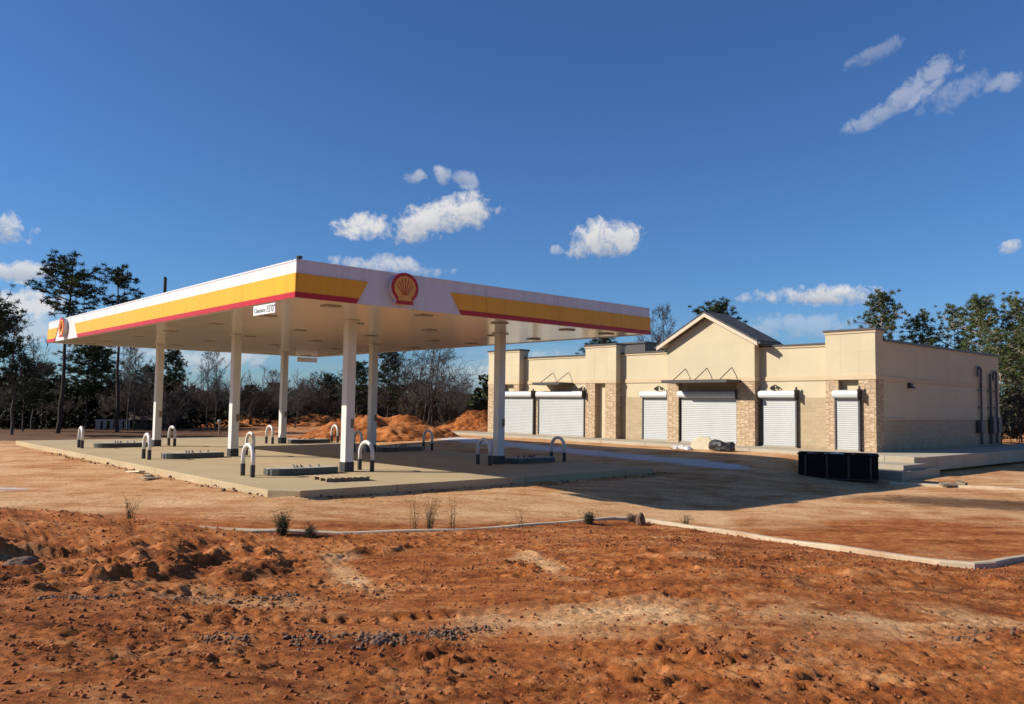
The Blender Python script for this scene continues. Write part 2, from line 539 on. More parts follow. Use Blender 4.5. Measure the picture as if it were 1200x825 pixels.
def soil_mat(name, use_zone=True):
    m, nt, bs = new_mat(name)
    p = N(nt, 'ShaderNodeNewGeometry').outputs['Position']
    nbig = noise_tex(nt, p, 0.55, 6, 0.62, 0.5)
    nmid = noise_tex(nt, p, 3.2, 6, 0.68, 0.3)
    nfin = noise_tex(nt, p, 30, 8, 0.78)
    # stretched noise along the haul tracks
    mp = N(nt, 'ShaderNodeMapping')
    mp.vector_type = 'TEXTURE'
    mp.inputs['Rotation'].default_value = (0, 0, RAD(-42))
    mp.inputs['Scale'].default_value = (1.9, 0.50, 1)
    nt.links.new(p, mp.inputs[0])
    nstr = noise_tex(nt, mp.outputs[0], 1.0, 6, 0.65, 0.4)
    rmix = N(nt, 'ShaderNodeMix')
    rmix.inputs[0].default_value = 0.5
    nt.links.new(nmid, rmix.inputs[2]); nt.links.new(nstr, rmix.inputs[3])
    red = ramp(nt, rmix.outputs[0], [(0.33, (0.085, 0.028, 0.010)), (0.43, (0.255, 0.070, 0.017)), (0.52, (0.42, 0.138, 0.036)), (0.66, (0.60, 0.29, 0.118))])
    tmix = N(nt, 'ShaderNodeMix')
    tmix.inputs[0].default_value = 0.5
    nt.links.new(nstr, tmix.inputs[2]); nt.links.new(nbig, tmix.inputs[3])
    tan = ramp(nt, tmix.outputs[0], [(0.34, (0.36, 0.130, 0.043)), (0.46, (0.56, 0.285, 0.118)), (0.58, (0.70, 0.425, 0.215))])
    if use_zone:
        at = N(nt, 'ShaderNodeAttribute', attribute_name='zone')
        sp = N(nt, 'ShaderNodeSeparateColor')
        nt.links.new(at.outputs['Color'], sp.inputs[0])
        # break the zone edges up with noise
        z = N(nt, 'ShaderNodeMath', operation='MULTIPLY_ADD')
        nt.links.new(nbig, z.inputs[0]); z.inputs[1].default_value = 1.0
        z2 = N(nt, 'ShaderNodeMath', operation='ADD')
        nt.links.new(sp.outputs[0], z.inputs[2])
        f = ramp(nt, z.outputs[0], [(0.72, (0, 0, 0)), (1.25, (1, 1, 1))])
        zz = N(nt, 'ShaderNodeMapRange'); zz.inputs[1].default_value = 0.75; zz.inputs[2].default_value = 1.25
        nt.links.new(z.outputs[0], zz.inputs[0])
        c = mixc(nt, zz.outputs[0], red, tan)
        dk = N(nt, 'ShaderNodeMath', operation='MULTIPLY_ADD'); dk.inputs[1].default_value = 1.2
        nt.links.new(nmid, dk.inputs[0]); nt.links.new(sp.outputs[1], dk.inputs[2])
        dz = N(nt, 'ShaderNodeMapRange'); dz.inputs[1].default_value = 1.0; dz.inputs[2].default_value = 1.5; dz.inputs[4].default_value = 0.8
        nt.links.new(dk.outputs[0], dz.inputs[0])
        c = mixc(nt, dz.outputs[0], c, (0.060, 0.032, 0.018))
        wz = N(nt, 'ShaderNodeMath', operation='MULTIPLY_ADD'); wz.inputs[1].default_value = 0.9
        nt.links.new(nstr, wz.inputs[0]); nt.links.new(sp.outputs[2], wz.inputs[2])
        wr = N(nt, 'ShaderNodeMapRange'); wr.inputs[1].default_value = 0.98; wr.inputs[2].default_value = 1.22
        nt.links.new(wz.outputs[0], wr.inputs[0])
        c = mixc(nt, wr.outputs[0], c, (0.62, 0.59, 0.56))
    else:
        c = red
    fin = ramp(nt, nfin, [(0.28, (0.42, 0.38, 0.36)), (0.48, (0.95, 0.95, 0.95)), (0.72, (1.28, 1.26, 1.24))])
    c = mixc(nt, 0.75, c, fin, 'MULTIPLY')
    nt.links.new(c, bs.inputs['Base Color'])
    bs.inputs['Roughness'].default_value = 0.95
    bs.inputs['Specular IOR Level'].default_value = 0.15
    vo = N(nt, 'ShaderNodeTexVoronoi', feature='F1')
    vo.inputs['Scale'].default_value = 19
    nt.links.new(p, vo.inputs['Vector'])
    sv = N(nt, 'ShaderNodeSeparateColor')
    nt.links.new(vo.outputs['Color'], sv.inputs[0])
    crumb = ramp(nt, sv.outputs[0], [(0.0, (0.50, 0.46, 0.44)), (0.35, (0.92, 0.92, 0.92)), (0.8, (1.05, 1.05, 1.05)), (1.0, (1.45, 1.42, 1.38))])
    patch = ramp(nt, noise_tex(nt, p, 1.3, 4, 0.6), [(0.42, (0.15, 0.15, 0.15)), (0.62, (0.8, 0.8, 0.8))])
    c2 = mixc(nt, 1.0, c, crumb, 'MULTIPLY')
    c = mixc(nt, patch, c, c2)
    nt.links.new(c, bs.inputs['Base Color'])
    hh = mixc(nt, 0.5, nmid, nfin)
    bump(nt, bs, hh, 0.85, 0.07)
    return m


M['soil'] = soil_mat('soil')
M['pile_soil'] = soil_mat('pile_soil', False)

# ------------------------------------------------------------------ ground
KERB = [(-7.6, 4.6), (-6.7, 2.6), (-5.83, 0.82), (-4.82, -1.07), (-3.73, -2.55), (-2.59, -3.79), (-1.34, -4.74), (0.19, -5.36), (1.99, -5.87),
        (4.02, -6.13), (4.75, -6.25), (5.1, -6.5), (5.25, -6.95), (5.3, -7.63), (5.25, -9.5), (5.2, -11.6), (5.25, -13.0), (5.40, -13.45), (5.75, -13.62), (6.88, -13.73), (10.5, -14.0), (18, -14.4)]
_ks = np.array([(x-CP[0])*0.7436 - (y-CP[1])*0.6686 for x, y in KERB])
_kt = np.array([(x-CP[0])*0.6686 + (y-CP[1])*0.7436 for x, y in KERB])


def st(x, y):
    return (x-CP[0])*0.7436 - (y-CP[1])*0.6686, (x-CP[0])*0.6686 + (y-CP[1])*0.7436


def seg_dist(x, y, a, b):
    ax, ay = a; bx, by = b
    dx, dy = bx-ax, by-ay
    L2 = dx*dx+dy*dy
    t = np.clip(((x-ax)*dx+(y-ay)*dy)/L2, 0, 1)
    return np.hypot(x-ax-t*dx, y-ay-t*dy), t


def lot_base(x, y):
    z = -0.14 + 0.31*smooth(13, 23.5, x)*smooth(-7.5, 1.5, y)
    z = z - 0.33*smooth(0, -7, y)*smooth(-9, -4, x) - 0.10*smooth(-0.5, -5, x) - 0.14*np.exp(-((x-19.5)/3.2)**2-((y+4.2)/2.6)**2)
    return z


def blob(x, y, cx, cy, rx, ry, rot=0.0):
    c, s_ = math.cos(rot), math.sin(rot)
    u = ((x-cx)*c + (y-cy)*s_)/rx; v = (-(x-cx)*s_ + (y-cy)*c)/ry
    return np.exp(-(u*u+v*v))


RIDGES = [((-8.9, -0.8), (-7.35, -3.3), 0.65, 0.62), ((-6.3, -7.1), (-3.5, -5.3), 0.26, 0.19), ((-4.6, -7.1), (-3.2, -5.9), 0.24, 0.15),  # first entry: mound added beyond the left frame edge to cast a shadow
          ((-7.6, -4.3), (-6.3, -4.0), 0.35, 0.26), ((-6.0, -4.4), (-5.0, -4.5), 0.28, 0.20), ((-7.2, -8.2), (-5.2, -8.6), 0.15, 0.08),
          ((-5.2, -5.4), (-4.1, -4.6), 0.2, 0.16), ((-3.0, -6.9), (-1.4, -6.5), 0.2, 0.10), ((-6.8, -6.0), (-6.2, -6.6), 0.2, 0.13),
          ((1.2, -10.0), (3.2, -11.4), 0.2, 0.08), ((-0.5, -12.6), (2.0, -13.8), 0.2, 0.08), ((2.0, -12.6), (4.2, -14.2), 0.25, 0.11)]


TRACKS = [((-7.6, -9.6), (3.6, -15.0)), ((-7.0, -8.0), (4.4, -13.4)), ((-1.6, -12.9), (0.5, -8.0)), ((-0.2, -12.4), (1.6, -8.6))]


def height(x, y, fine=True):
    s, t = st(x, y)
    tk = np.interp(s, _ks, _kt)
    fg = smooth(0.05, 0.15, tk-t)
    z = lot_base(x, y)
    rampz = 0.42*smooth(0.3, 11, tk-t)
    n1 = fbm(x*0.45, y*0.45, 3, 3)-0.5
    n2 = fbm(x*1.6, y*1.6, 3, 11)-0.5
    n3 = np.abs(fbm(x*4.2, y*4.2, 3, 21)-0.5)
    rough = 0.42 + 1.5*smooth(-2.0, -5.5, x)*smooth(-10.5, -7.5, y)
    n6 = fbm(s*0.55, t*2.3, 4, 61)-0.5
    zf = 0.09 - 0.06*smooth(1.5, 4, s) + 0.10*smooth(-4.5, -7, s)*smooth(2.5, 0.2, tk-t) + rampz + 0.13*n1*smooth(0.1, 1.0, tk-t) + rough*(0.07*n2 + 0.05*(n3-0.12)) + 0.06*n6*smooth(0.2, 1.2, tk-t)
    if fine:
        n4 = fbm(x*13, y*13, 2, 31)-0.5
        n5 = fbm(x*0.7, y*0.7, 2, 77)
        n7 = fbm(x*25, y*25, 1, 33)-0.5
        cl = (0.45+0.75*smooth(0.40, 0.64, n5))*smooth(0.05, 0.5, tk-t)
        zf = zf + (0.030*n4 + 0.024*n7)*cl + (0.010+0.05*0.6*smooth(0.55, 0.75, fbm(x*0.55, y*0.55, 2, 78)))*cl*smooth(0.60, 0.72, fbm(x*6.5, y*6.5, 2, 37))
    wx_ = x + 1.1*(fbm(x*1.3, y*1.3, 3, 81)-0.5)
    wy_ = y + 1.1*(fbm(x*1.3, y*1.3, 3, 82)-0.5)
    for a, b, w, h in RIDGES:
        d, tt = seg_dist(wx_, wy_, a, b)
        wob = 1 + 0.7*(fbm(x*2.3, y*2.3, 2, 5)-0.5)
        zf = zf + 0.85*h*np.exp(-(d/(w*wob))**2)*(0.45+1.1*fbm(x*5.3, y*5.3, 4, 9, 0.65))
    for a, b in TRACKS:
        d, tt = seg_dist(x, y, a, b)
        L = math.hypot(b[0]-a[0], b[1]-a[1])
        bend = 0.10*np.sin(tt*5+a[0])
        d = np.abs(d+bend*0.6)
        inn = smooth(0.20, 0.13, d)*smooth(0, 0.1, tt)*smooth(1, 0.9, tt)*smooth(0.30, 0.55, fbm(x*0.9, y*0.9, 2, 71))
        zf = zf*(1-0.10*inn) + inn*(0.005 + 0.014*np.sign(np.sin(tt*L*2*math.pi/0.19))) + 0.025*np.exp(-((d-0.24)/0.06)**2)*smooth(0.4, 0.6, fbm(x*2, y*2, 2, 72))
    zf = zf - 0.25*np.exp(-((x+5.9)**2+(y+3.6)**2)/0.9)
    zl = 0.035*(fbm(s*0.25, t*1.8, 4, 41)-0.5) + 0.05*(fbm(x*0.3, y*0.3, 2, 51)-0.5)
    zl = zl - 0.13*np.exp(-((y+0.75)/0.40)**2)*smooth(-0.4, 0.6, x)*smooth(14.5, 13, x)  # dip added along the near slab edge so the gap falls dark
    zl = zl 
    z = z + fg*zf + (1-fg)*zl
    return z


def axis(lo, hi, step, far, grow=1.045, maxstep=3.0, lim=700):
    c = list(np.arange(lo, hi+1e-6, step))
    s = step; p = hi
    while p < lim:
        s = min(s*grow, maxstep if p < far else 60); p += s; c.append(p)
    s = step; p = lo
    left = []
    while p > -lim:
        s = min(s*grow, maxstep if p > -far else 60); p -= s; left.append(p)
    return np.array(left[::-1]+c)


gx = axis(-9.0, 2.6, 0.029, 60)
gy = axis(-16.8, -6.5, 0.029, 60)
X, Y = np.meshgrid(gx, gy)
Z = height(X, Y)
# keep the soil under the concrete
under = (X > -0.6) & (X < 13.6) & (Y > -0.1) & (Y < 28.6)
Z = np.where(under, np.minimum(Z, -0.2), Z)
V = np.stack([X, Y, Z], -1).reshape(-1, 3)
ny, nx = X.shape
idx = np.arange(ny*nx).reshape(ny, nx)
F = np.stack([idx[:-1, :-1], idx[:-1, 1:], idx[1:, 1:], idx[1:, :-1]], -1).reshape(-1, 4)
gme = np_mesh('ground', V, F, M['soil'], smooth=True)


def zones(x, y):
    s, t = st(x, y)
    tk = np.interp(s, _ks, _kt)
    fg = smooth(0.0, 0.2, tk-t)
    lot = 1-fg
    # graded tan lot, red along the inside of the kerb
    kd = t-tk
    tan = lot*(0.78 - 0.80*np.exp(-(kd/1.25)**2)*smooth(-12, -7, s)*(0.55+0.45*smooth(2.5, -1, s)))
    tan -= lot*1.0*blob(x, y, 8.5, -11.2, 3.4, 2.2, -0.2)
    tan -= 0.35*smooth(40, 60, t)
    A = RAD(-42)
    tan += fg*(0.55+0.75*smooth(0.38, 0.62, fbm(x*1.5, y*1.5, 4, 55)))*(0.40*blob(x, y, -2.9, -13.0, 1.5, 0.75, A) + 0.34*blob(x, y, -1.0, -14.3, 1.8, 0.6, A) + 0.34*blob(x, y, 0.9, -15.3, 1.6, 0.6, A)
               + 0.8*blob(x, y, -1.0, -10.0, 1.7, 0.16, RAD(58)) + 0.75*blob(x, y, -0.35, -8.7, 0.5, 0.25, 0.5) + 0.55*blob(x, y, -3.3, -8.4, 1.7, 0.22, RAD(70))
               + 0.45*blob(x, y, -4.2, -10.6, 1.2, 0.25, RAD(55)) + 0.3*blob(x, y, -5.4, -9.4, 1.4, 0.4, A) + 0.35*blob(x, y, -2.6, -6.6, 0.5, 0.25, A)
               + 0.25*blob(x, y, 3.2, -12.8, 2.2, 0.5, A) + 0.16)
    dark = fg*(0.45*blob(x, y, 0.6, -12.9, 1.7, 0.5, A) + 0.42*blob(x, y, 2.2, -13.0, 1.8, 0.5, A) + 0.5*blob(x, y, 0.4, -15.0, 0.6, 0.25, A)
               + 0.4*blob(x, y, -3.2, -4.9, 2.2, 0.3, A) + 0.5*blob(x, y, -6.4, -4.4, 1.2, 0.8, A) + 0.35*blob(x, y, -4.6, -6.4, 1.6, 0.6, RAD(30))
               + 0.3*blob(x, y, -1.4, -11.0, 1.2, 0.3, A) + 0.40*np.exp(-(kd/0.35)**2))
    dark += 1.3*lot*blob(x, y, 16.2, -10.2, 4.0, 1.7, RAD(-62)) + 1.1*smooth(41, 46, t)*smooth(-0.30, -0.35, s/np.maximum(t, 1))  # wet mud patch; then tree shade and litter painted below the left woods
    dark += 0.6*lot*np.exp(-((y+0.75)/0.30)**2)*smooth(-0.4, 0.6, x)*smooth(14.5, 13, x) + 0.35*lot*np.exp(-((x+0.75)/0.22)**2)*smooth(-0.5, 1, y)*smooth(29, 27, y)  # first term paints the slab's shadow into the dirt along its near edge
    d1, _ = seg_dist(x, y, (20.6, 20.5), (18.6, 8.5))
    d2, _ = seg_dist(x, y, (18.6, 8.5), (17.4, -0.6))
    white = 0.95*np.exp(-(np.minimum(d1, d2)/1.5)**2)
    white += 0.7*blob(x, y, -4.7, 6.2, 0.9, 1.6, 0.2)  # puddle glints painted in as a pale soil patch
    white += 0.45*blob(x, y, -0.9, 12.5, 0.35, 3.0)
    return np.clip(np.stack([tan, dark, white, np.ones_like(tan)], -1), 0, 1)


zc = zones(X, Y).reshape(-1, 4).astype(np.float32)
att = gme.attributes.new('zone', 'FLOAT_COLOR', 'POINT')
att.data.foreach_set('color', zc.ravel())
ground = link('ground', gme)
tag(ground, kind='structure')


def gz(x, y, fine=False):
    return float(height(np.array([float(x)]), np.array([float(y)]), fine)[0])


# distant wooded ridge seen between the trees
def hill():
    V, F = [], []
    n = 90
    for i in range(n+1):
        a = RAD(-15 + 115*i/n)
        R_ = 420
        h = 5 + 5*float(fbm(np.array([i*0.09]), np.array([3.3]), 3, 8)[0])
        for r, z in ((R_-60, -3), (R_, h*0.8), (R_+40, h), (R_+160, h*0.7)):
            V.append((CP[0]+math.sin(a)*r, CP[1]+math.cos(a)*r, z + random.uniform(-.4, .4)))
    for i in range(n):
        for k in range(3):
            F.append((i*4+k, (i+1)*4+k, (i+1)*4+k+1, i*4+k+1))
    m = plain('far_hill', (0.032, 0.030, 0.028), 1.0, 0.25, 0.12, 0.6, 0.6, spec=0.0)
    o = link('hill', np_mesh('hill', V, F, m))
    tag(o, kind='structure')


hill()

# muddy puddle at the drive
pm, nt, bs = new_mat('muddy_water')
bs.inputs['Base Color'].default_value = (0.20, 0.085, 0.040, 1)
bs.inputs['Roughness'].default_value = 0.14
bs.inputs['Specular IOR Level'].default_value = 0.35
bump(nt, bs, noise_tex(nt, N(nt, 'ShaderNodeTexCoord').outputs['Object'], 3, 3), 0.05, 0.02)


def puddle(cx, cy, rx, ry, rot, z, seed):
    pts = []
    r = np.random.default_rng(seed)
    ph = r.uniform(0, 6.28, 4)
    for k in range(48):
        a = 2*math.pi*k/48
        q = 1 + 0.16*math.sin(2*a+ph[0]) + 0.10*math.sin(3*a+ph[1]) + 0.06*math.sin(7*a+ph[2])
        u, v = rx*q*math.cos(a), ry*q*math.sin(a)
        pts.append((cx+u*math.cos(rot)-v*math.sin(rot), cy+u*math.sin(rot)+v*math.cos(rot)))
    mb = MB()
    mb.add([(x, y, z) for x, y in pts], [tuple(range(48))])
    o = mb.build('water', pm)
    tag(o, kind='structure')


# ------------------------------------------------------------------ kerbs
def kerb(name, pts, w=0.15, ztop=0.10, jit=0.0):
    P = [Vector((p[0], p[1])) for p in pts]
    # resample
    Q = [P[0]]
    for a, b in zip(P, P[1:]):
        n = max(1, int((b-a).length/0.25))
        for i in range(1, n+1): Q.append(a.lerp(b, i/n))
    mb = MB()
    V = []
    for i, p in enumerate(Q):
        t = (Q[min(i+1, len(Q)-1)] - Q[max(i-1, 0)]).normalized()
        nrm = Vector((-t.y, t.x))
        zb = float(lot_base(np.array([p.x]), np.array([p.y]))[0])
        wob = 0.012*math.sin(i*0.7)+0.01*math.sin(i*0.23)
        for off, dz in ((-w/2, -0.25), (-w/2, ztop-0.02), (-w/2+0.02, ztop), (w/2-0.02, ztop), (w/2, ztop-0.02), (w/2, -0.25)):
            V.append((p.x+nrm.x*off, p.y+nrm.y*off, zb+dz+wob*(dz > 0)))
    F = []
    for i in range(len(Q)-1):
        for k in range(5):
            F.append((i*6+k, i*6+k+1, (i+1)*6+k+1, (i+1)*6+k))
    mb.add(V, F)
    o = mb.build(name, M['kerb'])
    return tag(o, kind='structure')


kerb('kerb', KERB, 0.16, 0.10)
kerb('kerb', [(20.3, -5.6), (20.9, -7.2), (21.4, -9.3), (21.9, -12), (22.4, -17)], 0.3, 0.08)

# ------------------------------------------------------------------ forecourt slab
mb = MB()
mb.prism([(-0.45, 0.25), (0.10, -0.36), (13.55, -0.36), (13.55, 28.9), (-0.15, 28.9)], -0.55, 0.0)
slab = mb.build('pavement', M['slab'], bevel=0.015)
tag(slab, kind='structure')

# ------------------------------------------------------------------ fuel canopy
LX, LY, ZS, ZT = 13.785, 24.126, 4.70, 5.642
can = thing('fuel_canopy', (LX/2, LY/2, 0), 'long white petrol station canopy with yellow and red fascia on six columns', 'canopy')
mb = MB(); mb.box(0.10, LX-0.10, 0.10, LY-0.10, ZS+0.015, ZS+0.10)
mb.build('soffit', M['soffit'], can)
mb = MB(); mb.box(0.12, LX-0.12, 0.12, LY-0.12, 5.40, 5.50)
mb.build('roof_deck', M['white_panel'], can)
mb = MB()
mb.box(0.02, LX-0.02, 0.02, 0.14, ZS, ZS+0.05); mb.box(0.02, LX-0.02, LY-0.14, LY-0.02, ZS, ZS+0.05)
mb.box(0.02, 0.14, 0.14, LY-0.14, ZS, ZS+0.05); mb.box(LX-0.14, LX-0.02, 0.14, LY-0.14, ZS, ZS+0.05)
mb.build('soffit_trim', M['white_panel'], can)


# fascia: white carrier on each side, yellow and red band panels standing proud of it
def side_pt(side, a, out, z):
    """a: distance along the side, out: how far it stands out"""
    if side == 'near': return (a, -out, z)
    if side == 'far': return (a, LY+out, z)
    if side == 'left': return (-out, a, z)
    return (LX+out, a, z)


ZY1, ZY0, ZR0 = 5.31, 4.84, 4.70
for side, L in (('near', LX), ('left', LY), ('far', LX), ('right', LY)):
    mb = MB()
    a0, a1 = (0.0, L) if side in ('near', 'far') else (0.1, L-0.1)
    if side in ('near', 'far'):
        ring = [side_pt(side, a0, 0.0, ZS+0.003), side_pt(side, a1, 0.0, ZS+0.003), side_pt(side, a1, 0.0, ZT), side_pt(side, a0, 0.0, ZT)]
    else:
        ring = [side_pt(side, a0, 0.0, ZS+0.003), side_pt(side, a1, 0.0, ZS+0.003), side_pt(side, a1, 0.0, ZT), side_pt(side, a0, 0.0, ZT)]
    q = Vector(side_pt(side, 0, 0, 0)) - Vector(side_pt(side, 0, 0.1, 0))
    mb.extrude(ring, q)
    mb.build('fascia_panel', M['white_panel'], can)
    # top capping
    mb = MB()
    mb.extrude([side_pt(side, a0 - (0.012 if side in ('near', 'far') else -0.09), 0.012, ZT-0.03), side_pt(side, a1 + (0.012 if side in ('near', 'far') else -0.09), 0.012, ZT-0.03),
                side_pt(side, a1 + (0.012 if side in ('near', 'far') else -0.09), 0.012, ZT+0.012), side_pt(side, a0 - (0.012 if side in ('near', 'far') else -0.09), 0.012, ZT+0.012)],
               (Vector(side_pt(side, 0, 0, 0)) - Vector(side_pt(side, 0, 0.16, 0))))
    mb.build('fascia_cap', M['white_panel'], can)
E0 = -0.03
bands = {'near': [(E0, None, 2.05, 1.72), (4.80, 5.20, LX+0.03, None)],
         'left': [(E0, None, 19.67, 19.15), (22.4, 22.85, LY+0.03, None)],
         'far': [(E0, None, LX+0.03, None)], 'right': [(E0, None, LY+0.03, None)]}
for side, lst in bands.items():
    for lo_top, lo_bot, hi_top, hi_bot in lst:
        def edge(z, top, bot):
            if bot is None: return top
            return top + (bot-top)*(ZY1-z)/(ZY1-ZR0)
        for nm, z1, z0, mat, o1 in (('yellow_band', ZY1, ZY0+0.002, M['yellow_panel'], 0.028), ('red_band', ZY0-0.002, ZR0, M['red_panel'], 0.030)):
            mb = MB()
            ring = [side_pt(side, edge(z0, lo_top, lo_bot), o1, z0), side_pt(side, edge(z0, hi_top, hi_bot), o1, z0),
                    side_pt(side, edge(z1, hi_top, hi_bot), o1, z1), side_pt(side, edge(z1, lo_top, lo_bot), o1, z1)]
            if side in ('left', 'right'):   # butt against the near/far panels
                ring = [tuple(p) for p in ring]
                ring = [(p[0], min(max(p[1], 0.003), LY-0.003), p[2]) for p in ring]
            mb.extrude(ring, (Vector(side_pt(side, 0, 0, 0)) - Vector(side_pt(side, 0, 0.026, 0))))
            mb.build(nm, mat, can)
# scallop emblem
def scallop(R_=0.42, n=64, scal=0.0):
    pts = []
    for k in range(n+1):
        a = RAD(-38) + (math.pi+2*RAD(38))*k/n
        r = R_*(1 + scal*abs(math.sin(6.5*(a+RAD(38)))))
        pts.append((r*1.08*math.cos(a), 0.06+r*math.sin(a)))
    # neck and base flare
    base = [(-0.27*R_/0.42, -0.29*R_/0.42), (-0.30*R_/0.42, -0.40*R_/0.42), (0.30*R_/0.42, -0.40*R_/0.42), (0.27*R_/0.42, -0.29*R_/0.42)]
    return pts + base


def emblem(face, a, zc):
    def P(u, v, out):
        if face == 'near': return (a+u, -out, zc+v)
        return (-out, a-u, zc+v)
    d = Vector(P(0, 0, 0)) - Vector(P(0, 0, 1))
    e = MB(); e.extrude([P(u*1.0, v*1.0, 0.17) for u, v in scallop(0.385)], d*0.165)
    em = e.build('emblem', M['white_panel'], can, bevel=0.0)
    f = MB(); f.extrude([P(u*1.06, v*1.06, 0.178) for u, v in scallop(0.385)], d*0.0075)
    fo = f.build('emblem_rim', M['red_panel'], None); fo.parent = em
    fo.data.transform(Matrix.Translation(-Vector(can.location)))
    f = MB(); f.extrude([P(u*0.83, v*0.83+0.005, 0.185) for u, v in scallop(0.375, 64, 0.035)], d*0.0145)
    fo = f.build('emblem_face', M['logo_yellow'], None); fo.parent = em
    for me in (fo.data,):
        me.transform(Matrix.Translation(-Vector(can.location)))
    r = MB()
    for k in range(7):
        a_ = RAD(90 + (k-3)*23)
        dirv = Vector((math.cos(a_), math.sin(a_)))
        pr = Vector((-dirv.y, dirv.x))
        b = Vector((0.022*(k-3)*-1, -0.14)); tp = Vector((0, 0.04)) + dirv*0.285
        w0, w1 = 0.004, 0.010
        ring = [b-pr*w0, b+pr*w0, tp+pr*w1, tp-pr*w1]
        r.extrude([P(v.x, v.y, 0.194) for v in ring], d*0.0085)
    ro = r.build('emblem_rays', M['red_panel'], None); ro.parent = em
    ro.data.transform(Matrix.Translation(-Vector(can.location)))


emblem('near', 3.12, 5.185)
emblem('left', 21.15, 5.185)
# columns
CXS, CYS = (3.93, 10.17), (3.96, 12.39, 20.8)
for cx in CXS:
    for cy in CYS:
        mb = MB(); mb.box(cx-0.15, cx+0.15, cy-0.15, cy+0.15, 0.0, ZS+0.02)
        c = mb.build('column', M['column_paint'], can, bevel=0.012)
        b = MB(); b.box(cx-0.165, cx+0.165, cy-0.165, cy+0.165, 0.003, 0.30)
        bo = b.build('column_boot', M['black_paint'], None, bevel=0.01)
        bo.parent = c
        bo.data.transform(Matrix.Translation(-Vector(can.location)))
        b = MB(); b.box(cx-0.22, cx+0.22, cy-0.22, cy+0.22, ZS-0.03, ZS+0.012)
        bo = b.build('column_collar', M['white_panel'], None, bevel=0.005)
        bo.parent = c
        bo.data.transform(Matrix.Translation(-Vector(can.location)))
        b = MB(); b.box(cx+0.02, cx+0.12, cy-0.19, cy-0.152, 1.35, 1.62)
        bo = b.build('junction_box', M['old_wood'], None); bo.parent = c
        bo.data.transform(Matrix.Translation(-Vector(can.location)))
# deck lights
for lx in (1.55, 4.6, 7.55, 10.6, 12.6):
    for ly in (1.0, 4.75, 8.6, 12.8, 16.6, 20.5, 23.1):
        if any(abs(lx-cx) < 0.5 and abs(ly-cy) < 0.5 for cx in CXS for cy in CYS): continue
        mb = MB(); mb.box(lx-0.22, lx+0.22, ly-0.19, ly+0.19, ZS-0.025, ZS+0.014)
        fr = mb.build('deck_light', M['fixture_grey'], can, bevel=0.01)
        l = MB(); l.box(lx-0.16, lx+0.16, ly-0.13, ly+0.13, ZS-0.031, ZS-0.026)
        lo = l.build('lens', M['lens'], None); lo.parent = fr
        lo.data.transform(Matrix.Translation(-Vector(can.location)))
mb = MB(); mb.tube([(0.25, 0.35, 5.5), (0.25, 0.35, 5.74)], 0.05, 10); mb.tube([(0.25, 0.35, 5.74), (0.25, 0.35, 5.80)], 0.08, 10)
mb.build('roof_vent', M['dark_metal'], can)
mb = MB(); mb.box(0.2, 0.5, LY+0.09, LY+0.30, 5.42, 5.72); mb.box(0.1, 0.4, LY+0.06, LY+0.2, 5.05, 5.16)
mb.build('junction_box', M['dark_metal'], can)


# clearance signs
def text_mesh(body, size):
    cu = bpy.data.curves.new('lettering', 'FONT')
    cu.body = body
    cu.size = size
    cu.extrude = 0.002
    cu.resolution_u = 3
    o = bpy.data.objects.new('lettering', cu)
    COL.objects.link(o)
    bpy.context.view_layer.update()
    me = bpy.data.meshes.new_from_object(o.evaluated_get(bpy.context.evaluated_depsgraph_get()))
    bpy.data.objects.remove(o)
    bpy.data.curves.remove(cu)
    me.materials.clear()
    me.materials.append(M['text_black'])
    me.name = 'lettering'
    return me


def clearance(loc, rz, label):
    t = thing('clearance_sign', loc, label, 'sign', 'clearance signs under the canopy edge', rz)
    mb = LMB(); mb.box(-0.64, 0.64, -0.012, 0.012, -0.13, 0.13)
    mb.build('board', M['white_panel'], t, bevel=0.004)
    for sx in (-0.5, 0.5):
        mb = LMB(); mb.tube([(sx, 0, 0.13), (sx, 0, 0.19)], 0.012, 6); mb.build('bracket', M['fixture_grey'], t)
    a = link('lettering', text_mesh('Clearance', 0.16), t); a.location = (-0.56, -0.0145, -0.065); a.rotation_euler = (RAD(90), 0, 0)
    a = link('lettering', text_mesh("15'0\"", 0.25), t); a.location = (0.13, -0.0145, -0.085); a.rotation_euler = (RAD(90), 0, 0)
    return t


clearance((-0.0, 1.70, 4.53), RAD(-90), 'white clearance sign hanging under the sunlit left edge of the canopy')
clearance((13.2, LY-0.02, 4.52), RAD(180), 'clearance sign hanging at the far back corner of the canopy')

# ------------------------------------------------------------------ islands and hoops
ig = 'pump islands under the canopy'


def make_island():
    t = thing('pump_island', (0, 0, 0), 'x', 'pump island', ig)
    hw, hl = 0.42, 1.08
    mb = LMB()
    pts = []
    for k in range(9):
        a = -math.pi/2 + math.pi*k/8
        pts.append((hl-0.2+0.2*math.cos(a), (hw-0.2)*(1 if a > 0 else -1 if a < 0 else 0)+0.2*math.sin(a)))
    pts = [(hl-0.15, -hw), (hl, -hw+0.15), (hl, hw-0.15), (hl-0.15, hw), (-hl+0.15, hw), (-hl, hw-0.15), (-hl, -hw+0.15), (-hl+0.15, -hw)]
    mb.prism(pts, 0.003, 0.185)
    mb.build('island_form', M['steel_form'], t, bevel=0.012)
    mb = LMB(); mb.prism([(x*0.955, y*0.90) for x, y in pts], 0.1, 0.197)
    mb.build('island_top', M['island_concrete'], t)
    for px, h, r in ((-0.28, 0.07, 0.032), (-0.17, 0.06, 0.028), (-0.05, 0.045, 0.045), (0.25, 0.05, 0.03), (0.55, 0.06, 0.03)):
        mb = LMB(); mb.tube([(px, random.uniform(-.12, .12), 0.19), (px+0.01, 0.02, 0.19+h)], r, 8)
        mb.build('conduit_stub', M['pipe_metal'], t)
    return t


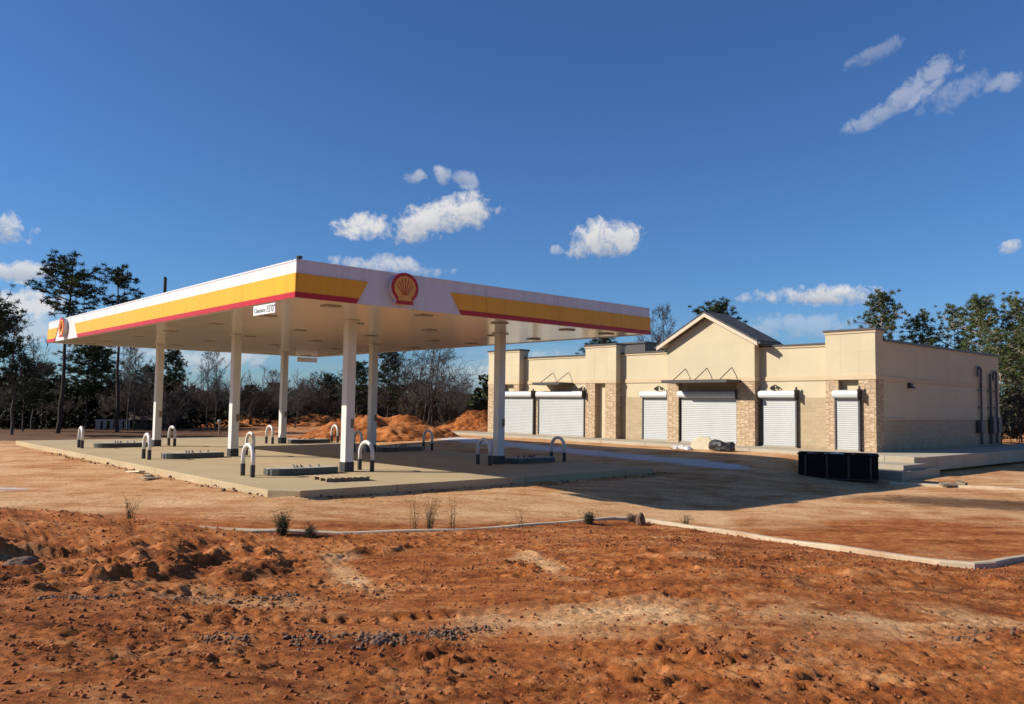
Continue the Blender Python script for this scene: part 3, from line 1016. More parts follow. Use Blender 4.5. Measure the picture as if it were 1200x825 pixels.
isl = make_island()
names = ['nearest the camera', 'in the middle row', 'in the back row']
first = True
for j, cy in enumerate(CYS):
    for i, cx in enumerate((2.40, 11.70)):
        o = isl if first else dup(isl)
        first = False
        o.location = (cx, cy, 0.0)
        o.rotation_euler.z = 0 if i == 0 else math.pi
        side = 'sunlit' if i == 0 else 'shaded'
        where = ['in the row nearest the camera', 'in the middle row', 'in the farthest row'][j]
        o['label'] = 'low dark %s pump island %s of columns' % (side, where)

hg = 'U shaped bollards guarding the pump islands'


def make_hoop():
    t = thing('hoop_bollard', (0, 0, 0), 'x', 'bollard', hg)
    w, H, r = 0.345, 0.90, 0.060
    pts = [(0, -w, 0.30), (0, -w, H-w)]
    for k in range(1, 12):
        a = math.pi - math.pi*k/12
        pts.append((0, w*math.cos(a), H-w-r+0.055+w*math.sin(a)-0.0))
    pts += [(0, w, H-w), (0, w, 0.30)]
    mb = LMB(); mb.tube(pts, r, 14)
    mb.build('hoop', M['hoop_white'], t, smooth=True)
    for sy in (-w, w):
        mb = LMB(); mb.tube([(0, sy, 0.002), (0, sy, 0.34)], r+0.008, 14)
        mb.build('black_sleeve', M['black_paint'], t, smooth=False)
    return t


hoop = make_hoop()
first = True
hx = [(0.72, 'at the outer end of the sunlit pump island'), (4.62, 'beside the sunlit column'), (9.48, 'beside the shaded column'), (13.2, 'at the outer end of the shaded pump island')]
for j, cy in enumerate(CYS):
    for x, lab in hx:
        o = hoop if first else dup(hoop)
        first = False
        o.location = (x, cy, 0)
        o.rotation_euler.z = RAD(random.uniform(-4, 4))
        o['label'] = 'hoop bollard %s, %s' % (lab, ['nearest row', 'middle row', 'farthest row'][j])

# ------------------------------------------------------------------ pallet and loose boards
t = thing('pallet', (2.35, 1.55, 0.0), 'weathered wooden pallet lying on the concrete near the front corner', 'pallet', rz=RAD(-8))
for k in range(3):
    mb = LMB(); mb.box(-0.62, 0.62, -0.45+k*0.43, -0.36+k*0.43, 0.004, 0.09); mb.build('bearer', M['old_wood'], t)
for k in range(7):
    mb = LMB(); mb.obox((-0.55+k*0.183, 0, 0.105), 0.13, 1.0, 0.022, RAD(random.uniform(-1.5, 1.5))); mb.build('deck_board', M['lumber'], t)
for (x, y, L, rz, lab) in ((-0.95, 7.2, 1.5, 70, 'pale plank lying in the dirt along the sunlit slab edge'), (-1.15, 6.35, 0.9, 40, 'short pale board crossing the plank by the slab edge'), (-0.85, 8.6, 1.0, 95, 'farthest of the pale boards beside the slab edge')):
    t = thing('plank', (x, y, gz(x, y)+0.04), lab, 'plank', 'loose boards by the slab', RAD(rz))
    mb = LMB(); mb.obox((0, 0, 0), L, 0.2, 0.045, 0, RAD(3), RAD(4)); mb.build('board', M['cream_board'], t)

# ------------------------------------------------------------------ store building
BX, BZ = 25.82, 0.33
bl = thing('store_building', (BX, 9.35, 0.0), 'new beige stucco convenience store with stone piers and closed white shutters', 'store')
XB = 41.2          # back of the building
WX = BX+0.46       # recessed wall plane
ZP, ZTW = 5.13, 5.64


def part(name, mat, fn, parent=bl, bevel=0.0, label=None):
    mb = MB()
    fn(mb)
    o = mb.build(name, mat, None, bevel=bevel)
    o.parent = parent
    o.data.transform(Matrix.Translation(-Vector(bl.location)))
    if label: o['label'] = label
    return o


def front_wall(y0, y1):
    part('block_base', M['block'], lambda m: m.box(WX, WX+0.3, y0, y1, 0.0, 2.66))
    part('stucco_wall', M['stucco'], lambda m: (m.box(WX+0.02, WX+0.3, y0, y1, 2.66, 3.44), m.box(WX+0.02, WX+0.3, y0, y1, 3.64, ZP-0.14)))
    part('band_course', M['stucco_trim'], lambda m: m.box(WX-0.03, WX+0.3, y0, y1, 3.44, 3.64))
    part('wall_cornice', M['stucco_trim'], lambda m: m.box(WX-0.03, WX+0.3, y0, y1, ZP-0.14, ZP-0.05))
    part('coping', M['coping'], lambda m: m.box(WX-0.07, WX+0.36, y0, y1, ZP-0.05, ZP+0.03))


def tower(y0, y1, niche, extra=0.0):
    """stone lower half with a tall recess, stucco top with a cap"""
    n0, n1, nz = niche
    d = 0.34
    X1 = WX+0.3+extra
    part('stone_pier', M['stone'], lambda m: m.box(BX, X1, y0, n0, 0.0, 3.44))
    part('stone_pier', M['stone'], lambda m: m.box(BX, X1, n1, y1, 0.0, 3.44))
    part('recess_panel', M['stucco'], lambda m: m.box(BX+d, X1-0.01, n0, n1, 0.0, nz))
    part('band_course', M['stucco_trim'], lambda m: m.box(BX-0.03, X1, y0-0.03, y1+0.03, 3.44, 3.64))
    part('tower_wall', M['stucco'], lambda m: m.box(BX, X1, y0, y1, 3.64, ZTW-0.16))
    part('tower_cornice', M['stucco_trim'], lambda m: m.box(BX-0.04, X1+0.04, y0-0.04, y1+0.04, ZTW-0.16, ZTW-0.06))
    part('coping', M['coping'], lambda m: m.box(BX-0.08, X1+0.08, y0-0.08, y1+0.08, ZTW-0.06, ZTW+0.03))


# walls between towers
front_wall(14.30, 20.0)
front_wall(8.40, 11.96)
front_wall(-0.41, 3.19)
tower(20.0, 23.0, (20.5, 21.6, 3.44))
tower(11.96, 14.30, (12.75, 13.55, 3.44))
tower(-2.67, -0.41, (-1.92, -1.00, 3.44), 0.0)
# control joints cut in the tower stucco
for y0, y1 in ((-2.67, -0.41), (11.96, 14.30), (20.0, 23.0)):
    part('control_joint', M['stucco_trim'], lambda m: (m.box(BX-0.003, BX+0.01, y0+0.70, y0+0.715, 3.66, ZTW-0.17), m.box(BX-0.003, BX+0.01, y1-0.715, y1-0.70, 3.66, ZTW-0.17), m.box(BX-0.004, BX+0.01, y0, y1, 4.66, 4.672)))
# gable bay
GY0, GY1 = 3.19, 8.40
gm = (GY0+GY1)/2
part('stone_pier', M['stone'], lambda m: m.box(BX, WX+0.3, GY0, 4.20, 0.0, 3.44))
part('stone_pier', M['stone'], lambda m: m.box(BX, WX+0.3, 7.68, GY1, 0.0, 3.44))
part('recess_panel', M['block'], lambda m: m.box(BX+0.25, WX+0.3, 4.20, 7.68, 0.0, 3.44))
part('band_course', M['stucco_trim'], lambda m: m.box(BX-0.03, WX+0.3, GY0-0.03, GY1+0.03, 3.44, 3.64))
part('gable_wall', M['stucco'], lambda m: m.extrude([(BX, GY0, 3.64), (BX, GY1, 3.64), (BX, GY1, 5.36), (BX, gm, 6.74), (BX, GY0, 5.36)], (1.6, 0, 0)))


def gable_roof(m):
    th, ov, fx, bx_ = 0.10, 0.42, BX-0.42, BX+1.75
    sl = (6.74-5.36)/(gm-GY0)
    for sg in (-1, 1):
        e = gm + sg*(gm-GY0+ov)
        ze = 5.36-ov*sl
        ring = [(fx, gm, 6.76+0.12), (fx, e, ze+0.14), (fx, e, ze+0.14+th), (fx, gm, 6.76+0.12+th)]
        m.extrude(ring, (bx_-fx, 0, 0))


part('gable_roof', M['shingles'], gable_roof)


def rake(m):
    sl = (6.74-5.36)/(gm-GY0)
    ov = 0.40
    for sg in (-1, 1):
        e = gm + sg*(gm-GY0+ov)
        ze = 5.36-ov*sl
        ring = [(BX-0.42, gm, 6.76-0.06), (BX-0.42, e, ze-0.04), (BX-0.42, e, ze+0.138), (BX-0.42, gm, 6.76+0.118)]
        m.extrude(ring, (0.06, 0, 0))
        ring = [(BX-0.36, gm, 6.76+0.06), (BX-0.36, e, ze+0.09), (BX-0.36, e, ze+0.138), (BX-0.36, gm, 6.76+0.118)]
        m.extrude(ring, (2.1, 0, 0))


part('rake_board', M['rake_trim'], rake)
for gy in (GY0-0.55, GY1+0.43):
    part('eave_gutter', M['coping'], lambda m: m.box(BX-0.40, BX+1.7, gy, gy+0.12, 5.20, 5.31))
# side wall (shaded) and the walls out of sight
part('block_base', M['block'], lambda m: m.box(WX+0.3, XB, -2.62, -2.3, 0.0, 1.68))
part('block_ledge', M['stucco_trim'], lambda m: m.box(WX+0.3, XB, -2.66, -2.3, 1.68, 1.76))
part('stucco_wall', M['stucco'], lambda m: (m.box(WX+0.3, XB, -2.60, -2.3, 1.76, 3.40), m.box(WX+0.3, XB, -2.60, -2.3, 3.60, ZP+0.02)))
part('band_course', M['stucco_trim'], lambda m: m.box(WX+0.3, XB, -2.65, -2.3, 3.40, 3.60))
part('coping', M['coping'], lambda m: m.box(WX+0.385, XB+0.06, -2.68, -2.24, ZP+0.02, ZP+0.12))
part('stucco_wall', M['stucco'], lambda m: (m.box(XB-0.3, XB, -2.3, 22.7, 0.0, ZP), m.box(WX+0.3, XB, 22.7, 23.0, 0.0, ZP)))
part('roof', M['white_panel'], lambda m: m.box(WX+0.3, XB-0.3, -2.3, 22.7, 4.55, 4.65))
for jx in (30.2, 34.0, 37.2):
    part('control_joint', M['stucco_trim'], lambda m: (m.box(jx, jx+0.02, -2.604, -2.59, 1.763, 3.397), m.box(jx, jx+0.02, -2.604, -2.59, 3.603, ZP+0.015)))
# hidden rooftop cabinet glimpsed above the second tower
part('rooftop_unit', M['coping'], lambda m: (m.box(29.6, 31.0, 12.95, 14.85, 4.65, 5.95), m.box(29.5, 31.1, 12.85, 14.95, 5.953, 6.05)))


# roller shutters
def shutter(y0, y1, plane, zt=2.62, zb=BZ+0.03):
    n = 24
    xo = plane-0.10

    def curtain(m):
        # corrugated curtain: one continuous sheet with a rounded slat profile
        V = []; F = []
        rows = []
        hgt = (zt-zb)/n
        for k in range(n):
            for q, off in ((0.0, 0.0), (0.18, -0.009), (0.6, -0.010), (0.9, -0.005)):
                rows.append((zb+(k+q)*hgt, off))
        rows.append((zt, 0))
        for z, off in rows:
            V.append((xo+off, y0, z)); V.append((xo+off, y1, z))
        for k in range(len(rows)-1):
            F.append((2*k, 2*k+1, 2*k+3, 2*k+2))
        m.add(V, F)
        m.box(xo+0.005, xo+0.03, y0, y1, zb, zt)
    s = part('roller_shutter', M['shutter_white'], curtain)
    # housing: rounded-box profile along y
    def housing(m):
        prof = [(plane-0.36, zt+0.06), (plane-0.30, zt+0.0), (plane-0.004, zt+0.0), (plane-0.004, zt+0.36), (plane-0.22, zt+0.36), (plane-0.33, zt+0.30), (plane-0.37, zt+0.18)]
        m.extrude([(x, y0-0.10, z) for x, z in prof], (0, y1-y0+0.20, 0))
    h = part('housing', M['housing_white'], housing, s)
    for y in (y0-0.10, y1+0.03):
        part('guide_rail', M['guide_dark'], lambda m: m.box(plane-0.15, plane-0.003, y-0.0, y+0.07, zb-0.03, zt), s)
    part('end_bracket', M['dark_metal'], lambda m: (m.box(plane-0.39, plane-0.003, y0-0.135, y0-0.103, zt-0.06, zt+0.40), m.tube([(plane-0.2, y0-0.12, zt+0.40), (plane-0.2, y0-0.12, zt+0.52)], 0.05, 8)), s)
    part('bottom_rail', M['fixture_grey'], lambda m: m.box(xo-0.03, xo+0.02, y0, y1, zb-0.02, zb+0.05), s)
    part('sill', M['sidewalk'], lambda m: m.box(plane-0.18, plane, y0-0.1, y1+0.1, BZ-0.05, BZ+0.012), s)
    return s


part('stone_pier', M['stone'], lambda m: m.box(BX+0.053, WX-0.003, 18.10, 19.997, 0.0, 3.0))
part('block_base', M['block'], lambda m: m.box(BX+0.103, WX-0.003, 14.303, 18.097, 0.0, 2.97))
shutter(18.66, 21.9, BX+0.05)
shutter(14.42, 18.12, BX+0.1)
shutter(8.62, 10.25, WX)
shutter(4.30, 7.58, BX+0.25)
shutter(1.28, 2.98, WX)
shutter(-1.93, -0.98, BX)


# awnings
def awning(y0, y1, plane, depth, z, rods, mat=M['dark_metal']):
    a = part('awning', mat, lambda m: (m.box(plane-depth, plane, y0, y1, z-0.03, z+0.02), m.box(plane-depth-0.02, plane-depth, y0, y1, z-0.05, z+0.10),
                                       m.box(plane-depth, plane, y0-0.02, y0, z-0.05, z+0.10), m.box(plane-depth, plane, y1, y1+0.02, z-0.05, z+0.10)))
    for y in rods:
        part('support_rod', M['dark_metal'], lambda m: m.tube([(plane-0.01, y, z+0.72), (plane-depth+0.06, y, z+0.05)], 0.022, 8), a)
    return a


awning(3.95, 7.85, BX, 1.20, 3.40, (4.45, 5.9, 7.22))
awning(15.70, 18.0, WX, 1.20, 3.40, (16.1, 17.42))


def wall_lamp(x, y, z, face='front'):
    def body(m):
        if face == 'front':
            m.tube([(x, y, z), (x-0.10, y, z+0.10), (x-0.24, y, z+0.12), (x-0.34, y, z+0.04)], 0.025, 8)
            m.tube([(x-0.30, y, z+0.08), (x-0.42, y, z-0.06)], [0.05, 0.14], 12)
            m.tube([(x-0.01, y, z), (x-0.035, y, z)], 0.08, 12)
        else:
            m.box(x-0.12, x+0.12, y-0.16, y, z-0.08, z+0.14)
            m.extrude([(x-0.14, y, z+0.14), (x-0.14, y-0.24, z-0.10), (x-0.14, y-0.24, z-0.05), (x-0.14, y, z+0.19)], (0.28, 0, 0))
    part('wall_lamp', M['dark_metal'], body)


for y in (14.72, 9.15, 2.25):
    wall_lamp(WX, y, 3.12)
wall_lamp(18.35+11, -2.60, 3.22, 'side')
# downpipes and conduits on the shaded wall


def pipe(x, ztop, zbot, r, goose):
    def body(m):
        pts = [(x, -2.72, zbot), (x, -2.72, ztop-0.2)]
        if goose:
            for k in range(7):
                a = math.pi*k/6
                pts.append((x-0.25+0.25*math.cos(a), -2.74, ztop-0.2+0.25*math.sin(a)))
            pts.append((x-0.5, -2.74, ztop-0.45))
        m.tube(pts, r, 10)
    p = part('downpipe', M['downpipe'], body)
    for z in (1.6, 2.3, 3.2):
        if z < ztop: part('pipe_clamp', M['dark_metal'], lambda m: m.box(x-0.28, x+0.1, -2.74, -2.66, z, z+0.05), p)


pipe(38.1, 4.4, 0.4, 0.06, True)
pipe(40.4, 4.25, 0.4, 0.06, True)
pipe(39.5, 4.35, 0.4, 0.07, False)
for x, z, w, h in ((37.75, 1.0, 0.5, 0.65), (39.5, 0.95, 0.45, 0.9), (40.3, 1.0, 0.5, 0.8)):
    part('meter_box', M['downpipe'], lambda m: m.box(x-w/2, x+w/2, -2.92, -2.70, z, z+h), bevel=0.02)

# sidewalks
mb = MB(); mb.prism([(23.6, 25.0), (23.6, -2.2), (23.9, -5.0), (24.3, -5.3), (41.5, -5.3), (60, -5.3), (60, -2.75), (26.0, -2.75), (26.0, 25.0)], -0.25, BZ-0.02)
tag(mb.build('sidewalk', M['sidewalk'], bevel=0.02), kind='structure')
mb = MB(); mb.prism([(21.5, 0.6), (21.5, -5.55), (25.0, -5.55), (25.0, -5.304), (24.25, -5.304), (23.85, -5.0), (23.56, -2.2), (23.596, 0.6)], -0.75, -0.13)
tag(mb.build('sidewalk', M['sidewalk'], bevel=0.02), kind='structure')
mb = MB(); mb.prism([(22.1, -0.1), (22.1, -5.35), (24.2, -5.35), (23.84, -5.0), (23.55, -2.2), (23.58, -0.1)], -0.126, 0.07)
tag(mb.build('sidewalk', M['sidewalk'], bevel=0.02), kind='structure')

# ------------------------------------------------------------------ black open-top bin
bx0, by0 = 20.0, -3.85
bzz = gz(bx0, by0)-0.02
t = thing('rubbish_bin', (bx0, by0, bzz), 'low black steel skip with scrap showing above its rim', 'skip', rz=RAD(26))
W, D, H = 2.70, 1.4, 0.86
mb = LMB()
mb.box(-D/2, -D/2+0.05, -W/2, W/2, 0.0, H); mb.box(D/2-0.05, D/2, -W/2, W/2, 0.0, H)
mb.box(-D/2+0.05, D/2-0.05, -W/2, -W/2+0.05, 0.0, H); mb.box(-D/2+0.05, D/2-0.05, W/2-0.05, W/2, 0.0, H)
mb.box(-D/2+0.05, D/2-0.05, -W/2+0.05, W/2-0.05, 0.0, 0.05)
mb.build('skip_body', M['bin_black'], t)
mb = LMB()
mb.box(-D/2-0.03, -D/2+0.06, -W/2-0.03, W/2+0.03, H, H+0.06); mb.box(D/2-0.06, D/2+0.03, -W/2-0.03, W/2+0.03, H, H+0.06)
mb.box(-D/2+0.06, D/2-0.06, -W/2-0.03, -W/2+0.06, H, H+0.06); mb.box(-D/2+0.06, D/2-0.06, W/2-0.06, W/2+0.03, H, H+0.06)
mb.build('rim', M['bin_black'], t, bevel=0.01)
for k in range(4):
    y = -W/2+0.25+k*(W-0.5)/3
    mb = LMB(); mb.box(-D/2-0.045, -D/2-0.001, y-0.035, y+0.035, 0.05, H-0.002); mb.build('rib', M['black_paint'], t, bevel=0.006)
mb = LMB(); mb.box(-D/2-0.05, -D/2-0.001, -W/2+0.02, W/2-0.02, 0.004, 0.048); mb.build('skid', M['black_paint'], t)
mb = LMB()
for k in range(9):
    mb.obox((random.uniform(-.3, .4), -W/2+0.35+k*0.24, H-0.02+random.uniform(-.02, .04)), random.uniform(.3, .8), random.uniform(.1, .5), 0.04, random.uniform(0, 3), random.uniform(-.12, .12), random.uniform(-.2, .2))
so = tag(mb.build('scrap_heap', M['white_scrap'], None, loc=(0, 0, 0)), 'heap of pale building scrap filling the black skip', 'scrap')
so.location = (bx0, by0, bzz); so.rotation_euler.z = RAD(26)


# ------------------------------------------------------------------ lumps: rocks, heaps
def lump_mesh(name, mat, r, sx, sy, sz, seed, sub=3, amp=0.35, flat=True):
    bm = bmesh.new()
    bmesh.ops.create_icosphere(bm, subdivisions=sub, radius=1.0)
    rr = np.random.default_rng(seed)
    off = rr.uniform(0, 50, 3)
    for v in bm.verts:
        c = v.co
        n = float(fbm(np.array([c.x*1.3+off[0]+c.z*0.7]), np.array([c.y*1.3+off[1]+c.z*0.9]), 3, seed)[0])
        k = 1 + amp*(n-0.5)*2
        v.co = Vector((c.x*k*sx, c.y*k*sy, c.z*k*sz))*r
        if flat and v.co.z < -0.25*r*sz: v.co.z = -0.25*r*sz
    me = bpy.data.meshes.new(name)
    bm.to_mesh(me); bm.free()
    me.materials.append(mat)
    return me


def lump(name, mat, x, y, r, s, seed, label, cat, group=None, dz=0.0, rz=0.0, sub=3, amp=0.35):
    o = link(name, lump_mesh(name, mat, r, *s, seed, sub, amp), None, (x, y, gz(x, y)+dz))
    o.rotation_euler.z = rz
    return tag(o, label, cat, group)


# pile of waste on the sidewalk in front of the gabled bay
t = thing('board_sheet', (22.9, 4.15, 0.16), 'cream board sheet leaning on the kerb before the wide shutter', 'board', rz=RAD(20))
mb = LMB()
pts = [(-0.6, 0), (-0.55, 0.38), (-0.2, 0.62), (0.25, 0.58), (0.62, 0.2), (0.66, 0)]
mb.extrude([(0.28*p[1]/0.62, -p[0], p[1]) for p in pts], (0.06, 0, 0.02))
mb.build('board', M['cream_board'], t, bevel=0.01)
lump('tarp_heap', M['tarp'], 22.7, 2.95, 0.50, (0.8, 1.25, 0.72), 5, 'crumpled black tarp heap beside the cream board', 'tarp', amp=0.5, dz=0.12)
for k, (x, y) in enumerate(((22.35, 4.85), (22.1, 4.4), (22.3, 5.2))):
    lump('white_sack', M['white_scrap'], x, y, 0.2, (1.1, 1.3, 0.6), 20+k, 'small white crumpled sack at the foot of the cream board', 'sack', 'white sacks by the cream board', amp=0.5, dz=0.05)
# broken board on the sunlit dirt at right
t = thing('broken_board', (20.75, -7.5, gz(20.75, -7.5)+0.06), 'broken dark board lying on the sunlit dirt by the side path', 'board', rz=RAD(-35))
mb = LMB(); mb.obox((0, 0, 0.03), 0.9, 0.22, 0.05, 0.2, 0.25); mb.obox((0.45, 0.1, 0.06), 0.35, 0.3, 0.14, 0.7, 0.2); mb.build('board', M['old_wood'], t)
mb = LMB(); mb.obox((-0.1, 0.12, 0.07), 0.45, 0.08, 0.02, 0.1, 0.1); mb.build('pale_strip', M['white_scrap'], t)


# dirt piles
def dirt_pile(cx, cy, peaks, ext, label, seed, rot=0.0):
    n = 90
    u = np.linspace(-1, 1, n)
    UX, UY = np.meshgrid(u*ext[0], u*ext[1])
    Zp = np.zeros_like(UX) - 0.35
    for px, py, r, h in peaks:
        d = np.hypot(UX-px, UY-py)
        Zp = np.maximum(Zp, np.minimum(h*1.25*(1-d/r), h*(0.82+0.10*np.cos(d/r*3))))
    nz = fbm(UX*0.9+seed, UY*0.9, 4, seed)-0.5
    nf = fbm(UX*3.1+seed, UY*3.1, 3, seed+5)-0.5
    Zp = Zp + (Zp > -0.3)*(0.55*nz + 0.22*nf)
    Vp = np.stack([UX, UY, np.maximum(Zp, -0.5)], -1).reshape(-1, 3)
    ii = np.arange(n*n).reshape(n, n)
    Fp = np.stack([ii[:-1, :-1], ii[:-1, 1:], ii[1:, 1:], ii[1:, :-1]], -1).reshape(-1, 4)
    Vp[:, :2] *= 0.88
    o = link('dirt_pile', np_mesh('dirt_pile', Vp, Fp, M['pile_soil'], True), None, (cx, cy, gz(cx, cy)+0.05))
    o.rotation_euler.z = rot
    return tag(o, label, 'dirt pile', 'red dirt piles behind the canopy')


x, y = spot(452, 52)
dirt_pile(x, y, [(-0.9, 0, 3.2, 1.35), (1.3, 0.3, 3.0, 1.3), (2.8, -0.6, 2.4, 0.75), (-3.0, -0.6, 2.6, 0.8), (0.8, -2.2, 2.8, 0.75)], (6.5, 5.5), 'wide red dirt pile behind the canopy columns', 61, RAD(-42))
x, y = spot(556, 66)
dirt_pile(x, y, [(0.3, 0, 3.4, 1.5), (2.0, 0.3, 3.2, 1.6), (-1.5, -0.5, 2.4, 0.6)], (5.5, 5), 'smaller red dirt pile next to the store corner', 62, RAD(-42))
x, y = spot(345, 74)
dirt_pile(x, y, [(-3, 0, 4.5, 0.7), (2, 0, 5, 0.8), (6, 0, 4.5, 0.9)], (10, 5), 'low red dirt bank before the woods', 63, RAD(-30))

# rocks by name
lump('rock', M['rock'], -6.85, -5.75, 0.17, (1.2, 1.0, 0.8), 31, 'grey clod in the shaded rut at the far left', 'rock', sub=3)
lump('rock', M['rock'], 4.66, -7.05, 0.13, (1.0, 0.8, 1.5), 32, 'upright stone beside the kerb corner', 'rock', dz=0.06)
lump('rock', M['rock'], -5.25, -12.1, 0.07, (1.3, 1.0, 0.8), 33, 'pale stone lying in the gravel strip', 'rock')


# scattered clods and gravel (uncountable)
def scatter(name, mat, n, sampler, rmin, rmax, seed, label, cat, subdiv=1):
    r = np.random.default_rng(seed)
    bm = bmesh.new()
    bmesh.ops.create_icosphere(bm, subdivisions=subdiv, radius=1)
    bv = np.array([v.co[:] for v in bm.verts]); bf = np.array([[v.index for v in f.verts] for f in bm.faces])
    bm.free()
    P = sampler(r, n)
    n = len(P)
    hz = height(P[:, 0], P[:, 1])
    R_ = rmin*(rmax/rmin)**(r.random(n)**2.2)
    sc = R_[:, None]*r.uniform(0.6, 1.3, (n, 3))
    sc[:, 2] *= 0.75
    jit = r.uniform(0.5, 1.35, (n, len(bv), 1))
    a = r.uniform(0, 6.28, n)
    L = bv[None]*jit*sc[:, None, :]
    ca, sa = np.cos(a)[:, None], np.sin(a)[:, None]
    Vx = L[..., 0]*ca - L[..., 1]*sa + P[:, 0, None]
    Vy = L[..., 0]*sa + L[..., 1]*ca + P[:, 1, None]
    Vz = L[..., 2] + hz[:, None] + (R_*0.22)[:, None]
    Vs = np.stack([Vx, Vy, Vz], -1).reshape(-1, 3)
    Fs = (bf[None]+(np.arange(n)*len(bv))[:, None, None]).reshape(-1, 3)
    o = link(name, np_mesh(name, Vs, Fs, mat))
    return tag(o, label, cat, kind='stuff')


def fg_points(r, n):
    x = r.uniform(-10, 6, n*6); y = r.uniform(-17.5, 1.5, n*6)
    s, t = st(x, y)
    tk = np.interp(s, _ks, _kt)
    keep = (t < tk-0.12) & (t > 4)
    dens = 1.2*smooth(0.44, 0.66, fbm(x*0.8, y*0.8, 3, 91)) + 0.6*np.exp(-((tk-t)/0.8)**2) + 0.45*smooth(-2, -6, x)
    keep &= r.random(len(x)) < dens*0.8+0.22
    P = np.stack([x, y], -1)[keep]
    return P[:n]


def strip_points(strips):
    def f(r, n):
        out = []
        for (a, b, w, k) in strips:
            t = r.random(int(n*k)); e = r.normal(0, w, int(n*k))
            d = np.array([b[0]-a[0], b[1]-a[1]]); pr = np.array([-d[1], d[0]])/np.linalg.norm(d)
            cl = fbm(t*7+a[0]*3, t*0+a[1], 3, 4)
            m = r.random(len(t)) < smooth(0.3, 0.6, cl)
            p = np.array(a)[None]+t[:, None]*d[None]+e[:, None]*pr[None]
            out.append(p[m])
        return np.concatenate(out)
    return f


scatter('clods', M['clod'], 26000, fg_points, 0.005, 0.030, 101, 'loose red clay clods over the foreground dirt', 'clods')
scatter('gravel', M['gravel'], 1800, strip_points([((-7.3, -8.6), (-4.6, -9.3), 0.10, 0.35), ((-6.6, -11.2), (-4.4, -12.3), 0.14, 0.4), ((-5.3, -12.0), (-3.9, -12.2), 0.10, 0.2), ((-1.6, -15.2), (0.6, -15.7), 0.1, 0.12)]),
        0.008, 0.034, 102, 'grey gravel strewn in strips over the red dirt', 'gravel')


def edge_points(r, n):
    x = np.concatenate([r.uniform(-0.9, -0.45, n//2), r.uniform(0, 14, n//2)]); y = np.concatenate([r.uniform(0, 20, n//2), r.normal(-0.55, 0.16, n//2)])
    return np.stack([x, y], -1)


scatter('rubble', M['gravel'], 500, edge_points, 0.012, 0.06, 103, 'bits of rubble along the slab edge', 'rubble')


# ------------------------------------------------------------------ vegetation
def tubes_np(segs, n=4):
    """segs: list of (p0,p1,r0,r1); returns V,F"""
    V = np.zeros((len(segs)*2*n, 3)); F = []
    for i, (a, b, r0, r1) in enumerate(segs):
        a = np.asarray(a); b = np.asarray(b)
        t = b-a; t = t/(np.linalg.norm(t)+1e-9)
        ref = np.array([0, 0, 1.0]) if abs(t[2]) < 0.9 else np.array([1.0, 0, 0])
        u = np.cross(t, ref); u /= np.linalg.norm(u)
        v = np.cross(t, u)
        for k in range(n):
            th = 2*math.pi*k/n
            d = u*math.cos(th)+v*math.sin(th)
            V[i*2*n+k] = a+d*r0; V[i*2*n+n+k] = b+d*r1
        for k in range(n):
            k2 = (k+1) % n
            F.append((i*2*n+k, i*2*n+k2, i*2*n+n+k2, i*2*n+n+k))
    return V, np.array(F)


def blades(centers, radii, per, r, wid, flat=0.6, up=0.25):
    """needle sprays: thin triangles radiating from each centre"""
    n = len(centers)*per
    C = np.repeat(np.asarray(centers), per, 0)
    Rr = np.repeat(np.asarray(radii), per)
    d = r.normal(0, 1, (n, 3)); d[:, 2] = d[:, 2]*flat + up
    d /= np.linalg.norm(d, axis=1)[:, None]
    base = C + d*(Rr*r.uniform(0.0, 0.35, n))[:, None]
    tip = C + d*(Rr*r.uniform(0.6, 1.1, n))[:, None]
    q = r.normal(0, 1, (n, 3)); q = np.cross(d, q); q /= np.linalg.norm(q, axis=1)[:, None]
    w = wid*r.uniform(0.6, 1.4, n)
    V = np.stack([base-q*w[:, None]*0.5, base+q*w[:, None]*0.5, tip+q*w[:, None]*0.35, tip-q*w[:, None]*0.35], 1).reshape(-1, 3)
    F = np.arange(n*4).reshape(n, 4)
    return V, F


def leafcards(centers, size, r):
    n = len(centers)
    d = r.normal(0, 1, (n, 3)); d /= np.linalg.norm(d, axis=1)[:, None]
    q = np.cross(d, r.normal(0, 1, (n, 3))); q /= np.linalg.norm(q, axis=1)[:, None]
    s = size*r.uniform(0.5, 1.4, n)[:, None]
    C = np.asarray(centers)
    V = np.stack([C-d*s-q*s*0.5, C-d*s*0.2+q*s*0.7, C+d*s+q*s*0.2, C+d*s*0.3-q*s*0.7], 1).reshape(-1, 3)
    return V, np.arange(n*4).reshape(n, 4)


